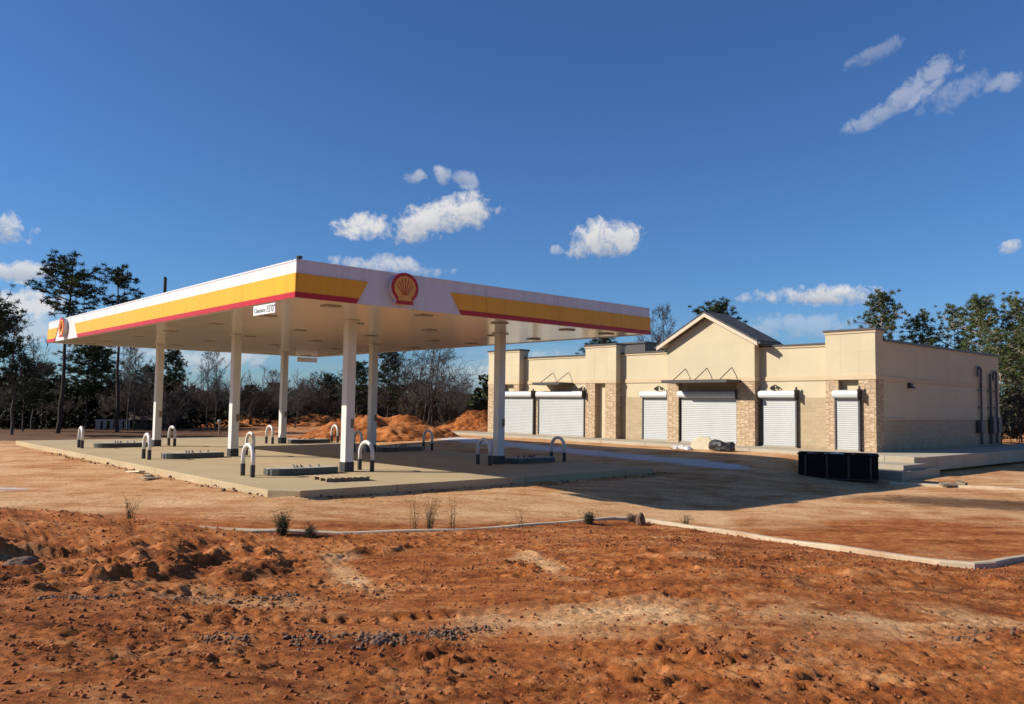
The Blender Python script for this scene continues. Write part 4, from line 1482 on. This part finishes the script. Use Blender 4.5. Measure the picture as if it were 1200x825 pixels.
def pine_proto(seed, crown0=0.55, width=0.24, nb=34, per=30, clump=0.045, droop=0.1, lean=0.0, r0=0.014, mat='needles', bark='bark_dark', gaps=0.0):
    """unit-height pine: returns (trunk mesh, crown mesh)"""
    r = np.random.default_rng(seed)
    segs = []
    K = 12
    pts = [np.array([0, 0, 0.0])]
    w = r.normal(0, 0.010, (K, 2)).cumsum(0)*0.5
    for k in range(1, K+1):
        pts.append(np.array([w[k-1, 0]+lean*(k/K), w[k-1, 1], 0.97*k/K]))
    for k in range(K):
        segs.append((pts[k], pts[k+1], r0*(1-0.8*k/K), r0*(1-0.8*(k+1)/K)))

    def at(f):
        i = min(int(f/0.97*K), K-1); a = f/0.97*K-i
        return pts[i]*(1-a)+pts[i+1]*a
    C, Rd = [], []
    for b in range(nb):
        f = crown0 + (0.965-crown0)*((b+r.random())/nb)
        if gaps and r.random() < gaps: continue
        rel = (f-crown0)/(1-crown0)
        L = width*(0.35+0.9*math.sin(math.pi*min(1, 0.22+0.78*rel))**0.8)*r.uniform(0.55, 1.15)*(1 if rel > 0.12 else 0.7)
        az = b*2.399+r.uniform(-.5, .5)
        el = RAD(r.uniform(-5, 25)+35*rel)-droop
        d = np.array([math.cos(az)*math.cos(el), math.sin(az)*math.cos(el), math.sin(el)])
        p0 = at(f); mid = p0+d*L*0.55; end = p0+d*L+np.array([0, 0, 0.10*L])
        segs += [(p0, mid, 0.0045, 0.003), (mid, end, 0.003, 0.0015)]
        C.append(end); Rd.append(clump*r.uniform(0.8, 1.2))
        for k in range(int(4+8*L/width)):
            g = r.uniform(0.35, 1.05)
            q = p0+d*L*g + r.normal(0, 1, 3)*np.array([0.035, 0.035, 0.02])*(0.5+g)
            segs.append((p0+d*L*(g*0.8), q, 0.0022, 0.001))
            C.append(q); Rd.append(clump*r.uniform(0.6, 1.15))
    C.append(pts[-1]+np.array([0, 0, 0.015])); Rd.append(clump)
    V, F = blades(C, [q_*0.72 for q_ in Rd], int(per*1.15), r, clump*0.085, 0.5, 0.3)
    tv, tf = tubes_np(segs, 5)
    return np_mesh('trunk', tv, tf, M[bark]), np_mesh('crown', V, F, M[mat])


def bare_proto(seed, spread=0.5, crown0=0.25, nprim=16, bark='bark_mid', multi=1):
    r = np.random.default_rng(seed)
    ts, cs = [], []

    def grow(p, d, L, rad, lvl):
        n = 2 if lvl > 2 else 3
        q = p
        out = ts if lvl == 0 else cs
        for k in range(n):
            d = d + r.normal(0, 0.13, 3) + np.array([0, 0, 0.06]); d /= np.linalg.norm(d)
            nq = q+d*L/n
            out.append((q, nq, rad*(1-0.35*k/n), rad*(1-0.35*(k+1)/n)))
            if lvl < 4:
                for _ in range(2 if lvl < 3 else 1):
                    if r.random() < 0.85:
                        s = r.normal(0, 1, 3); s -= d*s.dot(d); s /= np.linalg.norm(s)
                        dd = d*r.uniform(0.5, 0.9)+s*r.uniform(0.5, 0.9)
                        dd /= np.linalg.norm(dd)
                        grow(q+(nq-q)*r.uniform(0.3, 1), dd, L*r.uniform(0.42, 0.62), rad*0.5, lvl+1)
            q = nq
    for m_ in range(multi):
        base = np.array([r.normal(0, 0.02)*(multi > 1), r.normal(0, 0.02)*(multi > 1), 0])
        H = r.uniform(0.85, 0.97)
        pts = [base]
        K = 9
        dr = r.normal(0, 0.06, 2)*(1.6 if multi > 1 else 0.4)
        for k in range(1, K+1):
            pts.append(base+np.array([dr[0]*k/K+r.normal(0, 0.008), dr[1]*k/K+r.normal(0, 0.008), H*k/K]))
        R0 = 0.013 if multi == 1 else 0.010
        for k in range(K):
            ts.append((pts[k], pts[k+1], R0*(1-0.85*k/K), R0*(1-0.85*(k+1)/K)))
        for b in range(nprim//multi):
            f = crown0+(0.96-crown0)*(b+r.random())/(nprim//multi)
            i = min(int(f*K), K-1); p0 = pts[i]+(pts[i+1]-pts[i])*(f*K-i)
            az = b*2.4+r.uniform(-.6, .6)
            el = RAD(r.uniform(25, 60))
            d = np.array([math.cos(az)*math.cos(el), math.sin(az)*math.cos(el), math.sin(el)])
            L = spread*(1.08-f)*r.uniform(0.6, 1.0)+0.05
            grow(p0, d, L, R0*0.55*(1.1-f), 1)
    tv, tf = tubes_np(ts, 6)
    cv, cf = tubes_np([(a, b, max(x, 0.0016), max(y, 0.0011)) for a, b, x, y in cs], 3)
    return np_mesh('trunk', tv, tf, M[bark]), np_mesh('crown', cv, cf, M['twig'])


def leafy_proto(seed, n=1500, mat='leaves_dark', w=0.36, z0=0.08, lobes=14, size=0.035, trunk='bark_dark'):
    """broad evergreen young tree or bush, unit height: leaf cards in uneven lobes"""
    r = np.random.default_rng(seed)
    C = []
    segs = [(np.zeros(3), np.array([0.01, 0, 0.55]), 0.016, 0.008)]
    for k in range(lobes):
        zc_ = z0+0.12+(0.82-z0)*r.random()
        rad = w*(1.1-0.75*abs(zc_-0.42)/0.6)
        a = r.uniform(0, 6.28)
        c = np.array([math.cos(a)*rad*r.uniform(0.2, 0.85), math.sin(a)*rad*r.uniform(0.2, 0.85), zc_])
        lr = r.uniform(0.09, 0.19)
        m_ = n//lobes
        d = r.normal(0, 1, (m_, 3)); d /= np.linalg.norm(d, axis=1)[:, None]
        C.append(c+d*(lr*r.uniform(0.45, 1.05, m_)**0.5)[:, None]*np.array([1, 1, 0.8]))
        segs.append((np.array([0, 0, max(0.03, zc_*0.5)]), c, 0.007, 0.003))
    C = np.concatenate(C)
    C[:, 2] = np.clip(C[:, 2], 0.0, 1.0)
    V, F = leafcards(C, size, r)
    tv, tf = tubes_np(segs, 5)
    return np_mesh('trunk', tv, tf, M[trunk]), np_mesh('crown', V, F, M[mat])


PINE_TALL = [pine_proto(201, 0.68, 0.18, 22, 34, 0.040, 0.05, gaps=0.12), pine_proto(202, 0.72, 0.13, 15, 34, 0.036, 0.05, gaps=0.2)]
PINE_FULL = [pine_proto(211, 0.38, 0.21, 46, 30, 0.050, 0.12), pine_proto(212, 0.45, 0.19, 42, 30, 0.050, 0.1), pine_proto(213, 0.3, 0.23, 50, 28, 0.052, 0.15)]
PINE_OLIVE = [pine_proto(221, 0.42, 0.17, 34, 34, 0.044, 0.05, mat='needles_olive', bark='bark_pale', r0=0.011), pine_proto(222, 0.50, 0.15, 26, 34, 0.042, 0.05, mat='needles_olive', bark='bark_pale', r0=0.011),
              pine_proto(223, 0.34, 0.18, 34, 32, 0.042, 0.1, mat='needles_olive', bark='bark_pale', gaps=0.2, r0=0.011)]
BARE_UP = [bare_proto(231, 0.34, 0.30, 18), bare_proto(232, 0.30, 0.22, 18)]
BARE_WIDE = [bare_proto(241, 0.55, 0.18, 22, 'bark_dark', 3), bare_proto(242, 0.50, 0.25, 20, 'bark_dark', 2)]
def brush_proto(seed, mat='brush_twig'):
    r = np.random.default_rng(seed)
    ts, cs = [], []
    for m_ in range(11):
        p = np.array([r.normal(0, 0.16), r.normal(0, 0.16), 0.0])
        d = np.array([r.normal(0, 0.22), r.normal(0, 0.22), 1.0])
        H = r.uniform(0.5, 1.0)
        for k in range(6):
            q = p+d*H/6
            ts.append((p, q, 0.010*(1-k*0.13), 0.010*(1-(k+1)*0.13)))
            for _ in range(7):
                e = r.normal(0, 1, 3); e[2] = abs(e[2])*0.8+0.3; e /= np.linalg.norm(e)
                L = r.uniform(0.08, 0.24)*(1.15-k*0.1)
                b0 = p+(q-p)*r.random(); b1 = b0+e*L
                cs.append((b0, b1, 0.0042, 0.0028))
                for _ in range(3):
                    g = r.normal(0, 1, 3); g[2] = abs(g[2])*0.6+0.2; g = e*0.7+g*0.6
                    cs.append((b0+(b1-b0)*r.uniform(0.3, 1), b1+g*L*0.5, 0.0030, 0.0020))
            p = q; d = d+r.normal(0, 0.10, 3)
    tv, tf = tubes_np(ts, 5)
    cv, cf = tubes_np(cs, 3)
    allv = np.concatenate([tv, cv]); b_ = len(tv)
    cf4 = cf+b_
    return None, np_mesh('twigs', allv, np.concatenate([tf, cf4]), M[mat])


M['brush_twig'] = leaf_mat('brush_twig', (0.062, 0.050, 0.040), (0.150, 0.120, 0.094))
BRUSH = [brush_proto(261), brush_proto(262), brush_proto(263)]
LEAFY = [leafy_proto(251), leafy_proto(252, 1700, 'leaves_dark', 0.42), leafy_proto(253, 1300, 'leaves_brown', 0.40), leafy_proto(254, 1800, 'leaves_dark', 0.30, 0.05, 18)]


def tree(name, proto, px, dist, top, w, label, cat, group, rz=None, tilt=0.0, h=None):
    x, y = spot(px, dist)
    zb = gz(x, y)-0.1
    H = h if h else height_for(px, top, dist)-zb
    t = thing(name, (x, y, zb), label, cat, group, random.uniform(0, 6.28) if rz is None else rz)
    t.rotation_euler.y = tilt
    t.scale = (H*w, H*w, H)
    if proto[0]: link('trunk', proto[0], t)
    link('crown' if proto[0] else 'twigs', proto[1], t)
    return t


PG = 'pine trees at the edge of the site'
BG = 'leafless trees at the edge of the site'
EG = 'dark evergreen trees in the woods'
# tall pines at left
tree('pine_tree', PINE_TALL[0], 68, 62, 303, 1.05, 'tallest pine, its wide ragged crown rising beyond the far canopy end', 'pine tree', PG, rz=0.6, tilt=0.05)
tree('pine_tree', PINE_TALL[1], 138, 64, 318, 0.95, 'slim tall pine with a small two tier crown just above the canopy edge', 'pine tree', PG, rz=2.0, tilt=0.02)
for k, (px, d, top, w, p) in enumerate(((101, 70, 392, 1.0, 0), (50, 72, 428, 1.1, 1), (28, 66, 420, 1.0, 2), (200, 76, 412, 0.75, 1), (118, 78, 410, 0.9, 2), (-12, 60, 352, 0.8, 0), (172, 80, 430, 1.0, 0))):
    lab = ['bushy pine right of the tallest trunk', 'short pine left of the tallest trunk', 'low dense pine near the left edge of the woods', 'narrow dark spired pine behind the leftmost column', 'dense pine behind the bare thin trunks', 'pine cut off by the left frame edge', 'rounded pine behind the leftmost column'][k]
    tree('pine_tree', PINE_FULL[p], px, d, top, w, lab, 'pine tree', PG)
for k, (px, d, top, w, p) in enumerate(((150, 66, 388, 0.6, 0), (158, 67, 382, 0.7, 1), (15, 60, 352, 0.9, 0), (38, 70, 385, 0.8, 1), (243, 70, 398, 0.55, 0), (254, 73, 392, 0.5, 1), (318, 74, 425, 0.9, 0), (352, 78, 440, 0.9, 1), (192, 76, 440, 0.6, 0), (366, 80, 432, 0.8, 1))):
    lab = ['thin bare trunk left of the leftmost column', 'forked thin bare tree touching the leftmost column', 'bare grey tree at the left frame edge', 'bare tree behind the left pines', 'pale slender bare trunk between the first two columns', 'dark slender bare tree between the first two columns', 'spreading bare tree between the second and third columns', 'low bare tree right of the third column', 'small bare tree at the dark spired pine', 'bare tree left of the front column'][k]
    tree('bare_tree', BARE_UP[p], px, d, top, w, lab, 'bare tree', BG)
tree('bare_tree', BARE_WIDE[1], 345, 66, 438, 0.8, 'dead leaning trunk behind the third column', 'bare tree', BG, rz=1.0, tilt=-0.35)
# big spreading trees right of the canopy columns
tree('bare_tree', BARE_WIDE[0], 503, 62, 398, 1.35, 'large spreading leafless tree behind the dirt pile', 'bare tree', BG, rz=0.3)
tree('bare_tree', BARE_WIDE[1], 478, 68, 402, 1.15, 'leafless tree merging into the left of the large spreading one', 'bare tree', BG, rz=2.3)
tree('bare_tree', BARE_WIDE[0], 526, 66, 412, 1.1, 'leafless tree at the right of the large spreading one', 'bare tree', BG, rz=3.9)
tree('pine_tree', PINE_FULL[0], 418, 66, 425, 0.95, 'pine behind the front column and dirt pile', 'pine tree', PG)
tree('pine_tree', PINE_FULL[2], 455, 70, 408, 0.9, 'pine showing through the bare branches behind the second back column', 'pine tree', PG)
tree('pine_tree', PINE_FULL[1], 385, 76, 440, 1.0, 'squat pine left of the front column', 'pine tree', PG)
tree('evergreen_tree', LEAFY[1], 574, 72, 440, 0.95, 'rounded evergreen beside the far store corner', 'evergreen tree', EG)
tree('evergreen_tree', LEAFY[0], 563, 70, 462, 0.9, 'low evergreen bush left of the far store corner', 'evergreen tree', EG)
# behind the store
tree('bare_tree', BARE_UP[0], 777, 74, 338, 0.62, 'tall bare tree above the store left of the gable', 'bare tree', BG)
tree('bare_tree', BARE_UP[1], 757, 84, 380, 0.8, 'small bare tree between the canopy end and the gable', 'bare tree', BG)
tree('pine_tree', PINE_FULL[1], 838, 78, 358, 0.9, 'pine crown peeking over the gable ridge', 'pine tree', PG)
tree('pine_tree', PINE_FULL[0], 705, 84, 396, 0.9, 'pine crown just above the second store tower', 'pine tree', PG)
for k, (px, d, top, w, p) in enumerate(((1036, 66, 346, 0.72, 0), (1083, 68, 369, 0.75, 1), (1122, 70, 357, 0.72, 2), (1152, 64, 351, 0.75, 0), (1190, 66, 351, 0.75, 1), (1172, 60, 385, 0.9, 2), (1205, 62, 400, 1.1, 2), (1215, 58, 372, 0.9, 0), (1190, 82, 410, 1.1, 1))):
    lab = ['dark pine rising just behind the store corner tower', 'olive pine right of the corner tower pine', 'thin pale pine over the middle of the side wall', 'big dense pine above the back of the side wall', 'pine at the right frame edge', 'pine standing just past the back of the store', 'bushy pine low at the right frame edge', 'pine cut by the right frame edge', 'farthest pine at the right edge'][k]
    tree('pine_tree', PINE_OLIVE[p], px, d, top, w, lab, 'pine tree', PG)
for k, (px, d, top) in enumerate(((1173, 54, 448), (1184, 56, 455), (1194, 55, 440))):
    tree('bare_tree', BARE_UP[k % 2], px, d, top, 0.5, ['pale bare trunk beside the back of the store', 'second pale bare trunk from the store', 'third pale bare trunk, nearest the right edge'][k], 'bare tree', BG)
# dense understorey, many alike
lab = 'dark bushy evergreen in the dense growth along the wood edge behind the forecourt'
labb = 'leafless grey brown thicket in the growth along the wood edge behind the forecourt'
r_ = np.random.default_rng(5)
for k in range(44):
    px = -30 + 300*(k+r_.random())/44
    d = r_.uniform(74, 92)
    top = 466 + r_.uniform(-24, 12)
    if k % 2: tree('evergreen_tree', LEAFY[k % 4], px, d, top, r_.uniform(0.9, 1.4), lab, 'evergreen tree', 'dark growth along the wood edge')
    else: tree('thicket', BRUSH[k % 3], px, d-4, top-6, r_.uniform(0.8, 1.3), labb, 'thicket', 'bare thickets along the wood edge')
for k in range(40):
    px = 250 + 290*(k+r_.random())/40
    d = r_.uniform(72, 92)
    top = 456 + r_.uniform(-14, 16)
    if k % 4 == 1: tree('evergreen_tree', LEAFY[k % 4], px, d, top+4, r_.uniform(0.8, 1.2), lab, 'evergreen tree', 'dark growth along the wood edge')
    else: tree('thicket', BRUSH[k % 3], px, d, top-6, r_.uniform(0.7, 1.1), labb, 'thicket', 'bare thickets along the wood edge')
lab2 = 'olive brown bush below the pines beyond the back of the store'
for k in range(14):
    px = 1165 + 70*(k+r_.random())/14
    tree('evergreen_tree', LEAFY[(k*3) % 4], px, r_.uniform(60, 84), 470+r_.uniform(-25, 20), r_.uniform(0.8, 1.2), lab2, 'evergreen tree', 'growth beyond the back of the store')
lab3 = 'low brown shrub behind the dirt piles under the spreading bare trees'
for k in range(16):
    px = 405 + 180*(k+r_.random())/16
    tree('shrub', LEAFY[2 if k % 3 else 1], px, r_.uniform(76, 90), 474+r_.uniform(-10, 8), r_.uniform(1.0, 1.6), lab3, 'shrub', 'shrubs behind the dirt piles')


# far woods: one mass beyond the individual trees
def far_woods():
    r = np.random.default_rng(77)
    n = 80000
    a = np.radians(r.uniform(-12, 96, n))
    d = r.uniform(100, 150, n)
    top = 2.6+2.6*fbm(a*14, a*0+2, 3, 6)
    mask = (np.degrees(a) > 38) & (np.degrees(a) < 66)
    top = np.where(mask, top*0.45, top)
    top = top*(0.75+0.5*fbm(a*90, a*0+5, 3, 8))
    z = -0.5 + top*r.random(n)**0.9
    P = np.stack([CP[0]+np.sin(a)*d, CP[1]+np.cos(a)*d, z], -1)
    V, F = leafcards(P, 0.34, r)
    o = link('woods', np_mesh('woods', V, F, M['leaves_brown']))
    tag(o, 'hazy brown woods in the distance beyond the nearer trees', 'woods', kind='stuff')


far_woods()


# leaf litter and brush at the foot of the wood edge
def brush():
    r = np.random.default_rng(78)
    n = 22000
    px = r.uniform(-60, 400, n)
    P = np.zeros((n, 3))
    for i in range(n):
        x, y = spot(px[i], r.uniform(70, 92))
        P[i] = (x, y, -0.35+1.6*r.random()**1.8)
    V, F = leafcards(P, 0.15, r)
    o = link('undergrowth', np_mesh('undergrowth', V, F, leaf_mat('undergrowth_leaves', (0.008, 0.009, 0.005), (0.026, 0.023, 0.013))))
    tag(o, 'dark tangled undergrowth at the foot of the wood edge', 'undergrowth', kind='stuff')


brush()


# weeds
def weed(x, y, h, n, label, spread=0.25, mat='weed', dense=False, kind='weed'):
    r = np.random.default_rng(int(abs(x*1000+y*77)))
    segs = []
    for k in range(n):
        a = r.uniform(0, 6.28); q = r.uniform(0.1, 1)*spread
        p = np.array([r.normal(0, 0.03), r.normal(0, 0.03), 0])
        L = h*r.uniform(0.5, 1.0)
        d = np.array([math.cos(a)*q, math.sin(a)*q, 1.0])
        for s_ in range(4):
            e = p+d*L/4
            segs.append((p, e, 0.006*(1-s_*0.2), 0.005*(1-s_*0.2)))
            for _ in range(3 if dense else 1):
                b = e+r.normal(0, 0.09, 3)*np.array([1, 1, 0.6])*(h+0.2)
                segs.append((e, b, 0.004, 0.002))
            d = d+r.normal(0, 0.12, 3)
            p = e
    V, F = tubes_np(segs, 3)
    o = link(kind, np_mesh(kind, V, F, M[mat]), None, (x, y, gz(x, y)-0.01))
    return tag(o, label, 'weed', 'dry weeds along the kerb')


weed(-2.35, -4.35, 0.42, 60, 'dense dark weed tuft left of the slab corner', 0.35, 'weed_green', True)
weed(-2.0, -4.75, 0.25, 30, 'small dry tuft right of the dense weed tuft', 0.5, 'weed', True)
weed(3.62, -6.5, 0.26, 70, 'rounded green weed tuft behind the middle of the kerb', 0.6, 'weed_green', True)
weed(0.46, -5.1, 0.85, 22, 'tall thin dry weed in front of the canopy near edge', 0.3)
weed(0.15, -5.0, 0.75, 8, 'wispy dry weed left of the tall thin one', 0.3)
weed(0.9, -5.25, 0.7, 8, 'wispy dry weed right of the tall thin one', 0.35)
weed(1.95, -6.15, 0.55, 4, 'leaning dry stalk in front of the canopy shadow', 0.6)
weed(-4.3, -2.0, 0.5, 16, 'faint dry weed behind the left dirt mound', 0.4)
weed(5.35, -7.75, 0.35, 22, 'dry weed just past the kerb corner', 0.5)
weed(4.75, -6.75, 0.22, 30, 'low dry tuft at the upright stone', 0.6, 'weed', True)

# ------------------------------------------------------------------ house, pole and post in the woods
x, y = spot(158, 72)
hs = thing('house', (x, y, gz(x, y)), 'small brown roofed house with a white porch among the trees', 'house', rz=RAD(-12))
mb = LMB(); mb.box(-0.1, 2.5, -1.5, 1.5, 0, 0.85); mb.build('wall', M['bark_grey'], hs)
mb = LMB(); mb.extrude([(-0.4, -2.0, 0.70), (-0.4, 2.0, 0.70), (-0.4, 0, 1.35)], (3.2, 0, 0)); mb.build('roof', M['house_roof'], hs)
mb = LMB(); mb.box(-2.9, -0.5, -1.9, -1.6, 0.62, 0.74); mb.build('porch_rail', M['house_white'], hs)
for k in range(5):
    mb = LMB(); mb.box(-2.85+k*0.5, -2.68+k*0.5+random.uniform(0, .2), -1.88, -1.66, 0.0, 0.62); mb.build('porch_post', M['house_white'], hs)
mb = LMB(); mb.box(0.9, 1.4, -1.53, -1.50, 0.3, 0.8); mb.build('window', M['glass_dark'], hs)
x, y = spot(187, 60)
up = thing('utility_pole', (x, y, gz(x, y)), 'dark utility pole whose top stands above the canopy edge', 'pole')
H = height_for(189, 325, 60)-gz(x, y)
mb = LMB(); mb.tube([(0, 0, 0), (0.03, 0, H)], [0.15, 0.10], 10); mb.build('pole', M['bark_dark'], up)
mb = LMB(); mb.tube([(0, 0, H), (0, 0, H+0.05)], [0.11, 0.06], 10); mb.build('pole_cap', M['dark_metal'], up)
x, y = spot(258, 60)
t = thing('stake', (x, y, gz(x, y)), 'short survey stake with a pale top beyond the slab', 'stake')
mb = LMB(); mb.box(-0.05, 0.05, -0.04, 0.04, 0, 0.85); mb.build('stake_shaft', M['old_wood'], t)
mb = LMB(); mb.box(-0.12, 0.06, -0.043, 0.043, 0.85, 1.0); mb.build('stake_top', M['white_scrap'], t)


# ------------------------------------------------------------------ sun, sky, camera
SUN = Vector((-1.43, 1.08, 1.0)).normalized()
sun = bpy.data.lights.new('sun', 'SUN')
sun.energy = 5.0
sun.angle = RAD(0.5)
sun.color = (1.0, 0.93, 0.82)
so = bpy.data.objects.new('sun', sun)
COL.objects.link(so)
so.rotation_euler = SUN.to_track_quat('Z', 'Y').to_euler()
so.location = (-30, 20, 30)

w = bpy.data.worlds.new('World')
SC.world = w
w.use_nodes = True
nt = w.node_tree
nt.nodes.clear()
out = N(nt, 'ShaderNodeOutputWorld')
sky = N(nt, 'ShaderNodeTexSky', sky_type='NISHITA')
sky.sun_disc = False
sky.sun_elevation = math.asin(SUN.z)
sky.sun_rotation = math.atan2(SUN.x, SUN.y)
sky.air_density = 1.0
sky.dust_density = 0.3
sky.ozone_density = 1.5
bg = N(nt, 'ShaderNodeBackground')
SKY_S = 0.05
bg.inputs['Strength'].default_value = SKY_S
tint = mixc(nt, 1.0, sky.outputs[0], (0.60, 1.03, 1.66), 'MULTIPLY')
nt.links.new(tint, bg.inputs[0])
dirn = N(nt, 'ShaderNodeTexCoord').outputs['Generated']


def math_(op, a, b=None, c=None, clamp=False):
    n = N(nt, 'ShaderNodeMath', operation=op)
    n.use_clamp = clamp
    for s_, v in zip(n.inputs, (a, b, c)):
        if v is None: continue
        if isinstance(v, (int, float)): s_.default_value = v
        else: nt.links.new(v, s_)
    return n.outputs[0]


def dot_(v):
    n = N(nt, 'ShaderNodeVectorMath', operation='DOT_PRODUCT')
    nt.links.new(dirn, n.inputs[0])
    n.inputs[1].default_value = tuple(v)
    return n.outputs['Value']


cn = noise_tex(nt, dirn, 26, 7, 0.60, 0.35)
cn2 = noise_tex(nt, dirn, 75, 7, 0.62, 0.5)
cnoise = math_('ADD', math_('MULTIPLY', math_('SUBTRACT', cn, 0.5), 3.2), math_('MULTIPLY', math_('SUBTRACT', cn2, 0.5), 2.6))
# px, py, half width, half height, tilt (deg, counter-clockwise), opacity
CL = [(512, 257, 80, 22, 13, 1.0), (428, 265, 34, 17, 5, 1.0), (706, 281, 44, 25, 8, 1.0), (953, 346, 74, 13, 2, 0.95), (488, 207, 15, 8, 0, 0.5), (519, 203, 11, 13, 20, 0.6), (545, 210, 17, 10, -15, 0.42),
      (455, 313, 80, 14, -4, 0.7), (1050, 122, 62, 12, 33, 0.40), (1092, 84, 30, 14, 40, 0.36), (1022, 64, 30, 9, 30, 0.22), (1118, 112, 34, 16, 30, 0.28), (1176, 97, 28, 11, 8, 0.4), (925, 383, 85, 16, 2, 0.35),
      (8, 267, 26, 17, -20, 0.95), (22, 318, 36, 11, 0, 0.85), (20, 356, 46, 15, -4, 0.9), (40, 385, 80, 20, 0, 0.5), (1190, 290, 15, 9, 0, 0.8), (652, 292, 10, 6, 0, 0.5), (150, 405, 90, 20, 0, 0.55), (250, 425, 70, 16, 5, 0.6), (560, 440, 60, 14, 0, 0.5), (620, 420, 60, 12, 0, 0.4)]
mask = None
shade = None
for px, py, hw, hh, tl, op in CL:
    c = ray(px, py)
    a = RAD(tl)
    U0, V0 = CR, CU
    U0 = U0-c*U0.dot(c); U0 /= np.linalg.norm(U0)
    V0 = np.cross(c, U0); V0 = V0*np.sign(V0.dot(CU))
    U = U0*math.cos(a)+V0*math.sin(a); Vv = V0*math.cos(a)-U0*math.sin(a)
    su = dot_(U*CF/hw); sv = dot_(Vv*CF/hh)
    r2 = math_('ADD', math_('MULTIPLY', su, su), math_('MULTIPLY', sv, sv))
    m0 = math_('ADD', math_('SUBTRACT', 0.95, r2), cnoise)
    m0 = math_('MULTIPLY', m0, 1.15, None, True)
    gate = math_('SUBTRACT', 2.6, r2, None, True)
    m0 = math_('MULTIPLY', math_('MULTIPLY', m0, gate), op)
    mask = m0 if mask is None else math_('MAXIMUM', mask, m0)
    sh = math_('MULTIPLY', math_('ADD', math_('MULTIPLY', sv, 0.45), 0.55, None, True), math_('MULTIPLY', gate, 1.0))
    shade = sh if shade is None else math_('MAXIMUM', shade, sh)
# thin streaky veil low over the trees
sep = N(nt, 'ShaderNodeSeparateXYZ')
nt.links.new(dirn, sep.inputs[0])
mpv = N(nt, 'ShaderNodeMapping')
mpv.inputs['Scale'].default_value = (5, 5, 42)
nt.links.new(dirn, mpv.inputs[0])
vn = noise_tex(nt, mpv.outputs[0], 1.0, 6, 0.6, 0.3)
lowf = N(nt, 'ShaderNodeMapRange')
lowf.inputs[1].default_value = 0.11; lowf.inputs[2].default_value = 0.02; lowf.inputs[3].default_value = 0.0; lowf.inputs[4].default_value = 1.0
nt.links.new(sep.outputs[2], lowf.inputs[0])
veil = math_('MULTIPLY', math_('MULTIPLY', math_('SUBTRACT', vn, 0.40), 3.2, None, True), math_('MULTIPLY', lowf.outputs[0], 0.55))
mask = math_('MAXIMUM', mask, veil)
ccol = ramp(nt, math_('ADD', shade, math_('MULTIPLY', cnoise, 0.16)), [(0.15, (0.42, 0.46, 0.55)), (0.75, (0.82, 0.82, 0.83))])
cb = N(nt, 'ShaderNodeBackground')
cb.inputs['Strength'].default_value = 0.66
nt.links.new(ccol, cb.inputs[0])
mx = N(nt, 'ShaderNodeMixShader')
nt.links.new(mask, mx.inputs[0])
nt.links.new(bg.outputs[0], mx.inputs[1])
nt.links.new(cb.outputs[0], mx.inputs[2])
nt.links.new(mx.outputs[0], out.inputs[0])

cam = bpy.data.cameras.new('camera')
cam.sensor_fit = 'HORIZONTAL'
cam.sensor_width = 36.0
cam.lens = CF/1200*36.0
cam.clip_start = 0.1
cam.clip_end = 3000
co = bpy.data.objects.new('camera', cam)
COL.objects.link(co)
mt = Matrix(((CR[0], CU[0], -_f[0], CP[0]), (CR[1], CU[1], -_f[1], CP[1]), (CR[2], CU[2], -_f[2], CP[2]), (0, 0, 0, 1)))
co.matrix_world = mt
SC.camera = co
SC.render.resolution_x, SC.render.resolution_y = 1024, 704
vs = SC.view_settings
vs.view_transform = 'Standard'
vs.look = 'None'
vs.exposure = 0.45
vs.gamma = 1.0
vs.use_curve_mapping = False
SC.cycles.use_denoising = True
SC.cycles.max_bounces = 6
SC.cycles.diffuse_bounces = 2
